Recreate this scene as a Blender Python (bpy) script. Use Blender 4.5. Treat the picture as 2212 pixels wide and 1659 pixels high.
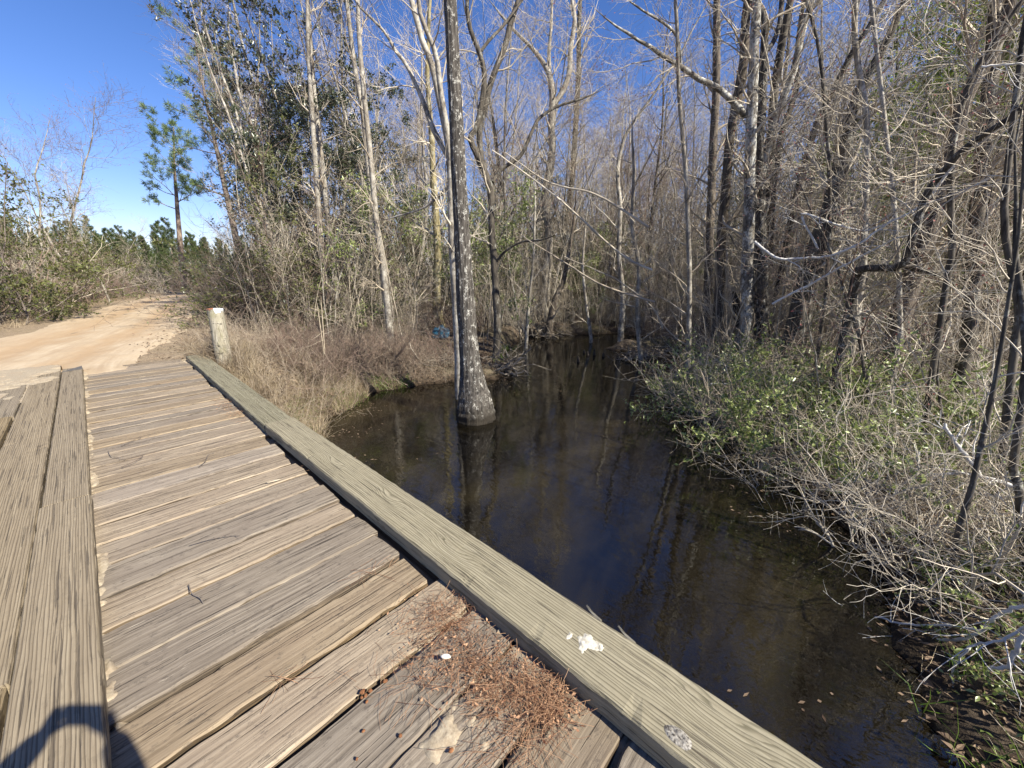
import bpy, bmesh, math, random
import numpy as np
from mathutils import Vector, Matrix
PI = math.pi
for o in list(bpy.data.objects): bpy.data.objects.remove(o)
SC = bpy.context.scene
COL = SC.collection

# ---------------------------------------------------------------- camera, sky, sun, exposure
CAMH, TH, PSI, FPX = 1.6, math.radians(15.9), math.radians(47.4), 831.0     # pixels of a 2212 x 1659 frame
F0 = np.array([math.sin(PSI), math.cos(PSI), 0.0]); RT = np.array([math.cos(PSI), -math.sin(PSI), 0.0])
ZZ = np.array([0, 0, 1.0]); CC = np.array([0, 0, CAMH])
FW = F0 * math.cos(TH) - ZZ * math.sin(TH); UP = ZZ * math.cos(TH) + F0 * math.sin(TH)
cam = bpy.data.cameras.new('camera'); camo = bpy.data.objects.new('camera', cam); COL.objects.link(camo)
cam.sensor_fit = 'HORIZONTAL'; cam.angle = 2 * math.atan(1106 / FPX); cam.clip_start = 0.02; cam.clip_end = 2000
M = Matrix(((RT[0], UP[0], -FW[0], 0), (RT[1], UP[1], -FW[1], 0), (RT[2], UP[2], -FW[2], CAMH), (0, 0, 0, 1)))
camo.matrix_world = M
SC.camera = camo
SUN = np.array([0.118, -0.763, 0.6355]); SUN /= np.linalg.norm(SUN)
W = bpy.data.worlds.new('World'); SC.world = W; W.use_nodes = True
wn = W.node_tree.nodes; bg = wn['Background']
sky = wn.new('ShaderNodeTexSky'); sky.sky_type = 'NISHITA'; sky.sun_disc = False
sky.sun_elevation = math.asin(SUN[2]); sky.sun_rotation = math.atan2(SUN[0], SUN[1])
sky.air_density = 1.0; sky.dust_density = 0.3; sky.ozone_density = 3.5
hs = wn.new('ShaderNodeHueSaturation'); hs.inputs['Saturation'].default_value = 1.22; hs.inputs['Value'].default_value = 1.0
tn = wn.new('ShaderNodeMix'); tn.data_type = 'RGBA'; tn.blend_type = 'MULTIPLY'; tn.inputs[0].default_value = 1; tn.inputs[7].default_value = (1.0, .88, 1.0, 1)
W.node_tree.links.new(sky.outputs[0], tn.inputs[6]); W.node_tree.links.new(tn.outputs[2], hs.inputs['Color']); W.node_tree.links.new(hs.outputs[0], bg.inputs[0]); bg.inputs[1].default_value = 0.078
sl = bpy.data.lights.new('sun', 'SUN'); sl.energy = 5.0; sl.angle = math.radians(0.53); sl.color = (1, 0.93, 0.80)
so = bpy.data.objects.new('sun', sl); COL.objects.link(so)
so.rotation_euler = Vector(-SUN).to_track_quat('-Z', 'Y').to_euler(); so.location = (0, -20, 30)
SC.view_settings.view_transform = 'Standard'; SC.view_settings.look = 'None'
SC.view_settings.exposure = 1.2; SC.view_settings.gamma = 1
SC.render.engine = 'CYCLES'
SC.cycles.max_bounces = 7; SC.cycles.diffuse_bounces = 4; SC.cycles.glossy_bounces = 2
SC.cycles.transmission_bounces = 4; SC.cycles.transparent_max_bounces = 8; SC.cycles.volume_bounces = 0
SC.cycles.use_denoising = True; SC.cycles.denoiser = 'OPENIMAGEDENOISE'; SC.cycles.denoising_input_passes = 'RGB_ALBEDO_NORMAL'; SC.cycles.denoising_prefilter = 'ACCURATE'
SC.cycles.sample_clamp_indirect = 4

def ray(u, v): return (u - 1106) * RT - (v - 829.5) * UP + FPX * FW
def at(u, v, z):                       # pixel -> point at height z
    r = ray(u, v); return CC + r * ((z - CAMH) / r[2])
def pd(u, v, d):                       # pixel -> point at horizontal distance d
    r = ray(u, v); return CC + r * (d / math.hypot(r[0], r[1]))
def pxm(u, v, d): return d / math.hypot(*ray(u, v)[:2])       # metres per pixel there
def R2(x, y): return (663.6 + x * .5778, y * .5778)
def R3(x, y): return (1400.9 + x * .5332, y * .5332)
def R6(x, y): return (1400.9 + x * .5555, 737.3 + y * .5555)

# ---------------------------------------------------------------- tagging
def tag(o, label=None, cat=None, group=None, kind=None):
    if label: o['label'] = label
    if cat: o['category'] = cat
    if group: o['group'] = group
    if kind: o['kind'] = kind
    return o
def empty(name, loc=(0, 0, 0)):
    o = bpy.data.objects.new(name, None); COL.objects.link(o); o.location = loc; o.empty_display_size = .2
    return o

# ---------------------------------------------------------------- numpy mesh kit
class MB:
    def __init__(s): s.v = []; s.f4 = []; s.f3 = []; s.n = 0; s.att = []; s.m4 = []; s.m3 = []
    def add(s, v, f4=None, f3=None, att=0.0, mat=0):
        v = np.asarray(v, float).reshape(-1, 3)
        if f4 is not None and len(f4): f4 = np.asarray(f4, int); s.f4.append(f4 + s.n); s.m4.append(np.full(len(f4), mat))
        if f3 is not None and len(f3): f3 = np.asarray(f3, int); s.f3.append(f3 + s.n); s.m3.append(np.full(len(f3), mat))
        s.v.append(v); s.att.append(np.broadcast_to(np.asarray(att, float), (len(v),))); s.n += len(v)
    def tubes(s, P, R, sides=3, mat=0, att=None, rmod=None):
        P = np.asarray(P, float); R = np.asarray(R, float)
        if P.ndim == 2: P = P[None]; R = R[None]
        N, K, _ = P.shape
        T = np.gradient(P, axis=1); T /= np.linalg.norm(T, axis=2, keepdims=True) + 1e-9
        avg = T.mean(1); ref = np.where(np.abs(avg[:, 2:3]) > .7, np.array([[1., .13, 0]]), np.array([[.05, .08, 1.]]))
        A = np.cross(T, ref[:, None, :]); A /= np.linalg.norm(A, axis=2, keepdims=True) + 1e-9
        B = np.cross(T, A)
        th = np.arange(sides) * 2 * PI / sides
        RR = R[:, :, None, None] if rmod is None else (R[:, :, None] * rmod)[..., None]
        V = P[:, :, None, :] + RR * (np.cos(th)[None, None, :, None] * A[:, :, None, :] + np.sin(th)[None, None, :, None] * B[:, :, None, :])
        i = np.arange(N)[:, None, None] * K * sides; k = np.arange(K - 1)[None, :, None] * sides; j = np.arange(sides)[None, None, :]; j2 = (j + 1) % sides
        a = i + k + j; b = i + k + j2
        F = np.stack([a, b, b + sides, a + sides], -1).reshape(-1, 4)
        at_ = 0.0 if att is None else np.repeat(att, K * sides)
        s.add(V.reshape(-1, 3), F, None, at_, mat)
        return V
    def leaves(s, pos, d, nrm, L, Wd, fold=.25, mat=0, att=None):
        d = d / (np.linalg.norm(d, axis=1, keepdims=True) + 1e-9)
        side = np.cross(d, nrm); side /= np.linalg.norm(side, axis=1, keepdims=True) + 1e-9
        n2 = np.cross(side, d); n = len(pos); L = np.broadcast_to(L, (n,))[:, None]; Wd = np.broadcast_to(Wd, (n,))[:, None]
        tip = pos + d * L; mid = pos + d * L * .45 + n2 * Wd * fold
        V = np.stack([pos, mid + side * Wd * .5, tip, mid - side * Wd * .5], 1).reshape(-1, 3)
        b = np.arange(n)[:, None] * 4
        F = np.concatenate([b + np.array([[0, 1, 2]]), b + np.array([[0, 2, 3]])])
        s.add(V, None, F, 0.0 if att is None else np.repeat(att, 4), mat)
    def box(s, c, sz, rot=None, att=0.0, mat=0):
        h = np.array(sz) / 2
        V = np.array([[x, y, z] for z in (-1, 1) for y in (-1, 1) for x in (-1, 1)]) * h
        if rot is not None: V = V @ np.array(rot).T
        s.add(V + np.array(c), [[0, 2, 3, 1], [4, 5, 7, 6], [0, 1, 5, 4], [2, 6, 7, 3], [0, 4, 6, 2], [1, 3, 7, 5]], None, att, mat)
    def mesh(s, name, mats, smooth=True, att=False):
        me = bpy.data.meshes.new(name)
        V = np.concatenate(s.v); me.vertices.add(len(V)); me.vertices.foreach_set('co', V.astype(np.float32).ravel())
        f4 = np.concatenate(s.f4) if s.f4 else np.zeros((0, 4), int); f3 = np.concatenate(s.f3) if s.f3 else np.zeros((0, 3), int)
        me.loops.add(f4.size + f3.size); me.loops.foreach_set('vertex_index', np.concatenate([f4.ravel(), f3.ravel()]).astype(np.int32))
        me.polygons.add(len(f4) + len(f3))
        st = np.concatenate([np.arange(len(f4)) * 4, f4.size + np.arange(len(f3)) * 3]).astype(np.int32)
        me.polygons.foreach_set('loop_start', st)
        mi = np.concatenate(s.m4 + s.m3).astype(np.int32); me.polygons.foreach_set('material_index', mi)
        me.polygons.foreach_set('use_smooth', np.full(len(f4) + len(f3), smooth))
        if not isinstance(mats, (list, tuple)): mats = [mats]
        for m in mats: me.materials.append(m)
        if att:
            a = me.attributes.new('rnd', 'FLOAT', 'POINT'); a.data.foreach_set('value', np.concatenate(s.att).astype(np.float32))
        me.update(calc_edges=True); me.validate()
        return me
    def obj(s, name, mats, parent=None, smooth=True, att=False):
        o = bpy.data.objects.new(name, s.mesh(name, mats, smooth, att)); COL.objects.link(o)
        if parent: o.parent = parent
        return o
def unit(a): return a / (np.linalg.norm(a, axis=-1, keepdims=True) + 1e-9)
def paths(rng, p0, d0, L, seg, wig, up=0.0, sag=0.0):
    N = len(p0); P = np.zeros((N, seg + 1, 3)); P[:, 0] = p0; d = unit(d0); L = np.broadcast_to(L, (N,))
    for k in range(seg):
        d = d + rng.normal(0, wig, (N, 3)); d[:, 2] += up - sag * (k / seg); d = unit(d)
        P[:, k + 1] = P[:, k] + d * (L / seg)[:, None]
    return P
def grow(rng, P, R, n, t0, t1, ang, L, seg, wig, up=0., sag=0., rr=.5, tip=.25, rmin=.0025, taper=.5, keep=None):
    N, K, _ = P.shape; n_ = N * n
    pi = np.repeat(np.arange(N), n); t = (t0 + (t1 - t0) * (np.tile(np.arange(n), N) + rng.random(n_)) / n) * (K - 1)
    if keep is not None:
        q = rng.random(n_) < keep; pi = pi[q]; t = t[q]; n_ = len(pi)
    k = np.minimum(t.astype(int), K - 2); f = (t - k)[:, None]
    p = P[pi, k] * (1 - f) + P[pi, k + 1] * f; T = unit(P[pi, k + 1] - P[pi, k]); r = R[pi, k] * (1 - f[:, 0]) + R[pi, k + 1] * f[:, 0]
    a = rng.normal(size=(n_, 3)); a = unit(np.cross(T, a)); th = np.radians(ang[0] + (ang[1] - ang[0]) * rng.random(n_))[:, None]
    d = T * np.cos(th) + a * np.sin(th)
    ln = (L[0] + (L[1] - L[0]) * rng.random(n_)) * (1 - taper * t / (K - 1))
    C = paths(rng, p, d, ln, seg, wig, up, sag)
    rs = np.maximum(r * rr, rmin); u = np.linspace(0, 1, seg + 1)[None]
    return C, rs[:, None] * (1 - (1 - tip) * u)
def catmull(pts, n):
    p = np.asarray(pts, float); p = np.vstack([2 * p[0] - p[1], p, 2 * p[-1] - p[-2]]); m = len(p) - 3
    out = []
    for t in np.linspace(0, m - 1e-6, n):
        i = int(t); f = t - i; a, b, c, d = p[i:i + 4]
        out.append(.5 * (2 * b + (c - a) * f + (2 * a - 5 * b + 4 * c - d) * f * f + (3 * b - a - 3 * c + d) * f ** 3))
    return np.array(out)
_perm = np.random.default_rng(5).random((256, 256))
def vnoise(x, y):
    xi = np.floor(x).astype(int); yi = np.floor(y).astype(int); fx = x - xi; fy = y - yi
    fx = fx * fx * (3 - 2 * fx); fy = fy * fy * (3 - 2 * fy); g = lambda a, b: _perm[a % 256, b % 256]
    return (g(xi, yi) * (1 - fx) + g(xi + 1, yi) * fx) * (1 - fy) + (g(xi, yi + 1) * (1 - fx) + g(xi + 1, yi + 1) * fx) * fy - .5
def fbm(x, y, o=4):
    s = 0; a = 1.0
    for i in range(o): s = s + a * vnoise(x * 2 ** i + 17.3 * i, y * 2 ** i + 9.1 * i); a *= .5
    return s
def sstep(a, b, x): t = np.clip((x - a) / (b - a), 0, 1); return t * t * (3 - 2 * t)

# ---------------------------------------------------------------- materials
class NT:
    def __init__(s, name):
        s.m = bpy.data.materials.new(name); s.m.use_nodes = True; s.t = s.m.node_tree; s.b = s.t.nodes['Principled BSDF']; s.out = s.t.nodes['Material Output']
        s.b.inputs['Roughness'].default_value = .85; s.b.inputs['Specular IOR Level'].default_value = .25
    def n(s, k, **kw):
        x = s.t.nodes.new('ShaderNode' + k)
        for a, b in kw.items(): setattr(x, a, b)
        return x
    def l(s, a, b): s.t.links.new(a, b)
    def coord(s, scale=(1, 1, 1), kind='Object', off=None):
        c = s.n('TexCoord'); m = s.n('Mapping'); m.inputs['Scale'].default_value = scale; src = c.outputs[kind]
        if off is not None:
            v = s.n('VectorMath', operation='ADD'); s.l(src, v.inputs[0]); s.l(off, v.inputs[1]); src = v.outputs[0]
        s.l(src, m.inputs[0]); return m.outputs[0]
    def noise(s, vec, scale, detail=4, rough=.6, dist=0):
        x = s.n('TexNoise'); x.inputs['Scale'].default_value = scale; x.inputs['Detail'].default_value = detail; x.inputs['Roughness'].default_value = rough; x.inputs['Distortion'].default_value = dist
        s.l(vec, x.inputs['Vector']); return x.outputs['Fac']
    def ramp(s, fac, stops, interp='LINEAR'):
        x = s.n('ValToRGB'); x.color_ramp.interpolation = interp; e = x.color_ramp.elements
        while len(e) < len(stops): e.new(.5)
        for i, (p, c) in enumerate(stops):
            e[i].position = p; e[i].color = (*c, 1) if isinstance(c, tuple) else (c, c, c, 1)
        s.l(fac, x.inputs[0]); return x.outputs[0]
    def mix(s, fac, a, b, mode='MIX'):
        x = s.n('Mix', data_type='RGBA', blend_type=mode)
        for i, q in ((0, fac), (6, a), (7, b)):
            if isinstance(q, (int, float)): x.inputs[i].default_value = q
            elif isinstance(q, tuple): x.inputs[i].default_value = (*q, 1)
            else: s.l(q, x.inputs[i])
        return x.outputs[2]
    def math(s, op, a, b=0.0):
        x = s.n('Math', operation=op)
        for i, q in ((0, a), (1, b)):
            if isinstance(q, (int, float)): x.inputs[i].default_value = q
            else: s.l(q, x.inputs[i])
        return x.outputs[0]
    def color(s, c): s.l(c, s.b.inputs['Base Color']); return s
    def bump(s, h, strength=.5, dist=.01):
        x = s.n('Bump'); x.inputs['Strength'].default_value = strength; x.inputs['Distance'].default_value = dist
        s.l(h, x.inputs['Height']); s.l(x.outputs[0], s.b.inputs['Normal']); return s
    def attr(s, name='rnd'): x = s.n('Attribute'); x.attribute_name = name; return x.outputs['Fac']
    def objrnd(s): return s.n('ObjectInfo').outputs['Random']

def bark(name, dark, mid, pale, lo=.42, hi=.58, zs=.22, sc=14, patch=5, rnd=.25, bumpd=.012):
    t = NT(name); v = t.coord((1, 1, zs)); g = t.noise(v, sc, 6, .65); base = t.ramp(g, [(.36, dark), (.62, mid)])
    v2 = t.coord((1, 1, .7)); p = t.noise(v2, patch, 5, .7); p2 = t.noise(v2, patch * 6, 4, .7)
    pm = t.math('ADD', t.math('MULTIPLY', p, .65), t.math('MULTIPLY', p2, .35))
    msk = t.ramp(pm, [(lo, 0.), (hi, 1.)])
    c = t.mix(msk, base, pale); k = t.math('MULTIPLY', t.objrnd(), rnd); c = t.mix(k, c, (.10, .085, .065))
    t.color(c); t.bump(g, .9, bumpd); return t.m
M_TUP = bark('bark_tupelo', (.018, .016, .014), (.10, .09, .078), (.40, .39, .35), .54, .59, .12, 34, 15, 0, .02)
_n = M_TUP.node_tree; _b = _n.nodes['Principled BSDF']; _src = _b.inputs['Base Color'].links[0].from_socket; _g = _n.nodes.new('ShaderNodeNewGeometry'); _s = _n.nodes.new('ShaderNodeSeparateXYZ'); _n.links.new(_g.outputs['Position'], _s.inputs[0])
_m = _n.nodes.new('ShaderNodeMapRange'); _m.inputs[1].default_value = -.70; _m.inputs[2].default_value = -1.02; _n.links.new(_s.outputs[2], _m.inputs[0]); _x = _n.nodes.new('ShaderNodeMix'); _x.data_type = 'RGBA'; _n.links.new(_m.outputs[0], _x.inputs[0]); _n.links.new(_src, _x.inputs[6]); _x.inputs[7].default_value = (.022, .018, .013, 1); _n.links.new(_x.outputs[2], _b.inputs['Base Color'])
M_PALE = bark('bark_pale', (.10, .085, .065), (.28, .25, .205), (.46, .44, .385), .46, .60, .3, 16, 4, .3)
M_LICH = bark('bark_lichen', (.06, .052, .043), (.20, .18, .15), (.43, .43, .40), .48, .56, .4, 16, 5, 0)
M_BROWN = bark('bark_brown', (.03, .025, .02), (.16, .13, .10), (.30, .29, .26), .54, .68, .14, 20, 4, .2)
M_DARK = bark('bark_dark', (.02, .018, .015), (.11, .095, .075), (.33, .33, .29), .54, .66, .2, 16, 5, .2)
M_PINE = bark('bark_pine', (.08, .06, .048), (.26, .20, .155), (.36, .31, .26), .5, .7, .3, 8, 3, .1)
def simple(name, c1, c2, sc=3, rough=.8, spec=.25, rnd=None, rs=.5, kind='Object'):
    t = NT(name); g = t.noise(t.coord((1, 1, 1), kind), sc, 4); c = t.ramp(g, [(.35, c1), (.65, c2)])
    if rnd: c = t.mix(t.math('MULTIPLY', t.objrnd(), rs), c, rnd)
    t.color(c); t.b.inputs['Roughness'].default_value = rough; t.b.inputs['Specular IOR Level'].default_value = spec; return t.m
M_TWIG = simple('twig_grey', (.36, .315, .245), (.66, .60, .485), 1.5, rnd=(.25, .20, .145), rs=.7)
M_TWIGB = simple('twig_brown', (.115, .087, .063), (.26, .205, .155), 1.5, rnd=(.16, .10, .085), rs=.6)
M_DEAD = simple('twig_bleached', (.42, .40, .36), (.64, .62, .57), 6)
M_TWIGD = simple('twig_dark', (.06, .05, .042), (.20, .175, .15), 2, rnd=(.10, .07, .06), rs=.6)
def leafmat(name, c1, c2, rough=.38, spec=.5, trans=.25, sc=1.2, rnd=None, patchy=None):
    t = NT(name); w = t.n('NewGeometry').outputs['Random Per Island']; c = t.ramp(w, [(.1, c1), (.9, c2)])
    if rnd: c = t.mix(t.math('MULTIPLY', t.objrnd(), .6), c, rnd)
    if patchy: c = t.mix(t.ramp(t.noise(t.coord(), 1.6, 5, .65), [(.40, 0.), (.62, .85)]), c, patchy)
    t.color(c); t.b.inputs['Roughness'].default_value = rough; t.b.inputs['Specular IOR Level'].default_value = spec
    if trans:
        tr = t.n('BsdfTranslucent'); t.l(c, tr.inputs[0]); mx = t.n('MixShader'); mx.inputs[0].default_value = trans
        t.l(t.b.outputs[0], mx.inputs[1]); t.l(tr.outputs[0], mx.inputs[2]); t.l(mx.outputs[0], t.out.inputs[0])
    return t.m
M_BAY = leafmat('leaf_evergreen', (.036, .048, .026), (.095, .112, .06), .33, .6, .15)
M_OLIVE = leafmat('leaf_olive', (.06, .075, .022), (.16, .17, .05), .5, .4, .3, rnd=(.10, .11, .04))
M_BRIGHT = leafmat('leaf_bright', (.12, .18, .03), (.26, .32, .06), .45, .4, .4)
M_SHRUB = leafmat('leaf_shrub', (.12, .165, .04), (.34, .39, .14), .36, .55, .3)
M_NEED = leafmat('pine_needles', (.07, .115, .045), (.18, .24, .09), .5, .4, .2)
M_NEEDY = leafmat('pine_needles_young', (.045, .075, .025), (.11, .145, .04), .5, .4, .25, rnd=(.06, .075, .03))
M_DRY = leafmat('dry_grass', (.25, .20, .13), (.46, .385, .265), .8, .2, .25, patchy=(.16, .115, .075))
M_DRYD = leafmat('dead_stalks', (.19, .15, .11), (.40, .34, .26), .85, .2, .1)
M_GRASS = leafmat('green_grass', (.07, .13, .02), (.20, .30, .05), .5, .4, .35)
M_LITTER = leafmat('leaf_litter', (.06, .038, .024), (.25, .18, .12), .8, .25, .1)
M_RUST = leafmat('rust_needles', (.14, .06, .032), (.47, .29, .17), .7, .3, .1)
M_REDBUD = leafmat('red_buds', (.18, .05, .05), (.30, .11, .10), .7, .3, .2)

# ---------------------------------------------------------------- terrain
WATER = -1.1
POLY = np.array([(-30, 5.3), (-8, 5.5), (0, 6.0), (2.25, 6.35), (2.55, 7.2), (3.4, 7.75), (4.4, 8.25), (5.5, 8.05), (6.5, 7.3), (7.4, 7.2), (8.9, 8.5), (10.5, 9.9),
                 (12.8, 11.2), (15, 10.0), (16.6, 8.6), (16.4, 7.0), (14.6, 6.4), (13.6, 7.2), (12.6, 6.6), (14.2, 5.0), (16.2, 4.8), (16.0, 3.9),
                 (13, 3.4), (10.5, 2.9), (8.6, 2.4), (7.2, 1.5), (6.2, .6), (5.2, -.1), (4.2, -.45), (3.3, -.6), (2.6, -.85), (0, -1.4), (-8, -1.6), (-30, -1.6)])
ROAD = catmull([(-1.6, 9.2), (-.6, 13.5), (.55, 18), (1.85, 25), (3.7, 34), (7.2, 43), (14, 51), (26, 57), (45, 61)], 60)
def seg_dist(x, y, P, closed):
    Q = np.roll(P, -1, 0) if closed else P[1:]; A = P if closed else P[:-1]
    best = np.full(x.shape, 1e9); ins = np.zeros(x.shape, bool)
    for (ax, ay), (bx, by) in zip(A, Q):
        dx, dy = bx - ax, by - ay; t = np.clip(((x - ax) * dx + (y - ay) * dy) / (dx * dx + dy * dy), 0, 1)
        best = np.minimum(best, np.hypot(x - ax - t * dx, y - ay - t * dy))
        if closed:
            c = ((ay > y) != (by > y)) & (x < (bx - ax) * (y - ay) / ((by - ay) if by != ay else 1e-9) + ax); ins ^= c
    return np.where(ins, -best, best) if closed else best
def wdist(x, y): return seg_dist(x + .45 * fbm(x * 1.1, y * 1.1, 4), y + .45 * fbm(x * 1.1 + 40, y * 1.1, 4), POLY, True)
def rdist(x, y): return seg_dist(x, y, ROAD, False)
def height(x, y):
    x = np.asarray(x, float); y = np.asarray(y, float)
    dw = wdist(x, y); dr = rdist(x, y)
    n1 = fbm(x * .35, y * .35, 4); n2 = fbm(x * 1.7 + 31, y * 1.7, 3)
    leftside = sstep(1.0, -4.0, x - np.interp(y, ROAD[:, 1], ROAD[:, 0]))
    floor = -.84 + .30 * n1 + .10 * n2 + .5 * leftside * (y > 8) + .35 * sstep(6, 20, dr * 0 + np.hypot(x - 0, y - 0) - 25)
    h = np.where(dw > 0, WATER + (floor - WATER) * sstep(-.05, .55, dw) + .02, WATER - .08 - .60 * sstep(0, 1.6, -dw) + .20 * n1 + .10 * n2)
    e = (1 - sstep(3.2, 6.4, dr)) * sstep(7.2, 9.5, y + .25 * n2)
    h = h * (1 - e) + (-.03 + .05 * n1 * sstep(2.0, 3, dr)) * e
    s = (1 - sstep(3, 6, np.abs(x + 1.6))) * sstep(-1.8, -4.5, y); h = h * (1 - s) + (-.03) * s
    far = (np.hypot(x, y) > 36); h = np.where(far, np.maximum(h, WATER + .15), h)
    return h
def H1(x, y): return float(height(np.array([x]), np.array([y]))[0])
def lines(lo, hi, step, far0, far1):
    a = list(np.arange(lo, hi, step)); d = step; x = lo
    while x > far0: d *= 1.25; x -= d; a.insert(0, x)
    d = step; x = a[-1]
    while x < far1: d *= 1.25; x += d; a.append(x)
    return np.array(a)
gx = lines(-9, 24, .14, -900, 900); gy = lines(-6, 30, .15, -900, 900)
GX, GY = np.meshgrid(gx, gy, indexing='ij'); GZ = height(GX, GY)
def gridmesh(mb, X, Y, Z, att=0.0):
    a, b = X.shape; i = np.arange(a - 1)[:, None] * b + np.arange(b - 1)[None]
    mb.add(np.stack([X, Y, Z], -1), np.stack([i, i + b, i + b + 1, i + 1], -1).reshape(-1, 4), None, att)
t = NT('swamp_floor'); v = t.coord(); g = t.noise(v, 5, 8, .7); big = t.noise(v, .5, 4); fine = t.noise(v, 45, 5, .7)
c = t.ramp(g, [(.32, (.03, .022, .015)), (.5, (.085, .065, .045)), (.7, (.18, .14, .10))])
c = t.mix(t.ramp(fine, [(.4, 0.), (.7, .6)]), c, (.22, .17, .12)); c = t.mix(t.ramp(big, [(.5, 0.), (.7, .5)]), c, (.09, .10, .035))
c = t.mix(t.math('MULTIPLY', t.attr(), t.ramp(t.math('ADD', t.math('MULTIPLY', g, .5), t.math('MULTIPLY', fine, .5)), [(.35, .35), (.6, 1.)])), c, t.ramp(fine, [(.35, (.20, .145, .09)), (.65, (.38, .30, .20))]))
sep = t.n('SeparateXYZ'); gpos = t.n('NewGeometry').outputs['Position']; t.l(gpos, sep.inputs[0])
zadj = t.math('ADD', sep.outputs[2], t.math('MULTIPLY', g, .12))
wet = t.n('MapRange'); t.l(zadj, wet.inputs[0]); wet.inputs[1].default_value = -1.02; wet.inputs[2].default_value = -.86
c = t.mix(wet.outputs[0], (.035, .024, .014), c)
# stream bed sand under the water
bed = t.n('MapRange'); t.l(sep.outputs[2], bed.inputs[0]); bed.inputs[1].default_value = -1.13; bed.inputs[2].default_value = -1.28
sand = t.ramp(t.noise(v, 1.1, 5, .6), [(.38, (.10, .065, .03)), (.55, (.33, .25, .13)), (.7, (.45, .36, .2))])
c = t.mix(bed.outputs[0], c, sand)
t.color(c); t.b.inputs['Roughness'].default_value = .95; t.bump(t.math('ADD', g, t.math('MULTIPLY', fine, .5)), .8, .05); M_FLOOR = t.m
mb = MB(); GA = np.exp(-(np.maximum(0, rdist(GX, GY) - 2) / 2.2) ** 2) * (GY > 7); gridmesh(mb, GX, GY, GZ, GA.ravel()); tag(mb.obj('ground', M_FLOOR, None, True, True), 'brown leaf-littered swamp floor and stream banks', None, None, 'structure')

# road
t = NT('sand_road'); v = t.coord(); n1 = t.noise(v, 1.2, 5, .6); n2 = t.noise(v, 14, 7, .75); 
across = t.attr('rnd'); rut = t.n('TexWave'); rut.wave_type = 'BANDS'; cm = t.n('CombineXYZ'); t.l(across, cm.inputs[0]); t.l(cm.outputs[0], rut.inputs[0])
ac2 = t.math('ADD', across, t.math('MULTIPLY', t.math('SUBTRACT', n1, .5), .25))
rr = t.ramp(ac2, [(.0, .2), (.22, .55), (.34, 1.), (.46, .35), (.56, .3), (.66, 1.), (.78, .4), (1., .1)])
c = t.ramp(n1, [(.3, (.39, .315, .215)), (.7, (.49, .415, .305))]); yx = t.n('SeparateXYZ'); t.l(t.n('NewGeometry').outputs['Position'], yx.inputs[0]); cs = t.n('CombineXYZ'); t.l(t.math('MULTIPLY', across, 22.), cs.inputs[0]); t.l(t.math('MULTIPLY', yx.outputs[1], .35), cs.inputs[1]); stk = t.noise(cs.outputs[0], 1.4, 5, .65); c = t.mix(t.ramp(stk, [(.42, 0.), (.68, .55)]), c, (.27, .20, .13)); c = t.mix(t.ramp(stk, [(.30, .5), (.42, 0.)]), c, (.56, .49, .37)); c = t.mix(t.math('MULTIPLY', rr, .8), c, (.33, .225, .125))
c = t.mix(t.ramp(n2, [(.52, 0.), (.75, .45)]), c, (.24, .18, .115)); t.color(c); t.bump(n2, .6, .03); M_ROAD = t.m
mb = MB(); NR, NA = 400, 33
rp = catmull(ROAD, NR); tg = unit(np.gradient(rp, axis=0)); nr = np.stack([tg[:, 1], -tg[:, 0]], 1)
s_ = np.linspace(-1, 1, NA); hw = 2.12 + .25 * fbm(np.arange(NR) * .05, np.zeros(NR)); 
X = rp[:, 0:1] + nr[:, 0:1] * s_ * hw[:, None]; Y = rp[:, 1:2] + nr[:, 1:2] * s_ * hw[:, None]
Z = height(X, Y); Z = np.maximum(Z, -.2) + .03 - .07 * sstep(.78, 1, np.abs(s_))[None] * (1 + fbm(X * 1.5, Y * 1.5)) + .014 * fbm(X * 2.5, Y * 2.5)
Z -= .025 * np.exp(-((s_ - .35) / .12) ** 2)[None] + .025 * np.exp(-((s_ + .3) / .12) ** 2)[None]
gridmesh(mb, X, Y, Z, np.broadcast_to((s_ + 1) / 2, X.shape).ravel()); 
tag(mb.obj('road', M_ROAD, None, True, True), 'pale sandy dirt road curving off behind the wood', None, None, 'structure')

# water
t = NT('water'); t.t.nodes.remove(t.b); v = t.coord((1, 1, 1)); v2 = t.coord((1.6, .7, 1))
hgt = t.math('ADD', t.noise(v2, 5.5, 3, .55, .3), t.math('MULTIPLY', t.noise(v, 1.3, 2), 1.2))
bmp = t.n('Bump'); bmp.inputs['Strength'].default_value = .13; bmp.inputs['Distance'].default_value = .02; t.l(hgt, bmp.inputs['Height'])
fr = t.n('Fresnel'); fr.inputs[0].default_value = 1.92; t.l(bmp.outputs[0], fr.inputs['Normal'])
gl = t.n('BsdfGlossy'); gl.inputs['Roughness'].default_value = .015; t.l(bmp.outputs[0], gl.inputs['Normal'])
tr = t.n('BsdfTransparent'); mx = t.n('MixShader'); tr.inputs[0].default_value = (.30, .15, .045, 1); silt = t.n('BsdfDiffuse'); sc_ = t.ramp(t.noise(t.coord((.5, 1, 1)), .9, 4, .6, .6), [(.42, (.008, .0065, .004)), (.76, (.046, .037, .017))]); t.l(sc_, silt.inputs[0]); m2 = t.n('MixShader'); m2.inputs[0].default_value = .45; t.l(tr.outputs[0], m2.inputs[1]); t.l(silt.outputs[0], m2.inputs[2])
t.l(fr.outputs[0], mx.inputs[0]); t.l(m2.outputs[0], mx.inputs[1]); t.l(gl.outputs[0], mx.inputs[2]); t.l(mx.outputs[0], t.out.inputs['Surface']); M_WATER = t.m
mb = MB(); mb.box((4, 4, WATER - 1.0), (76, 30, 2.0)); tag(mb.obj('water', M_WATER, None, False), 'dark tannin stained creek water', None, None, 'structure')
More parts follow.
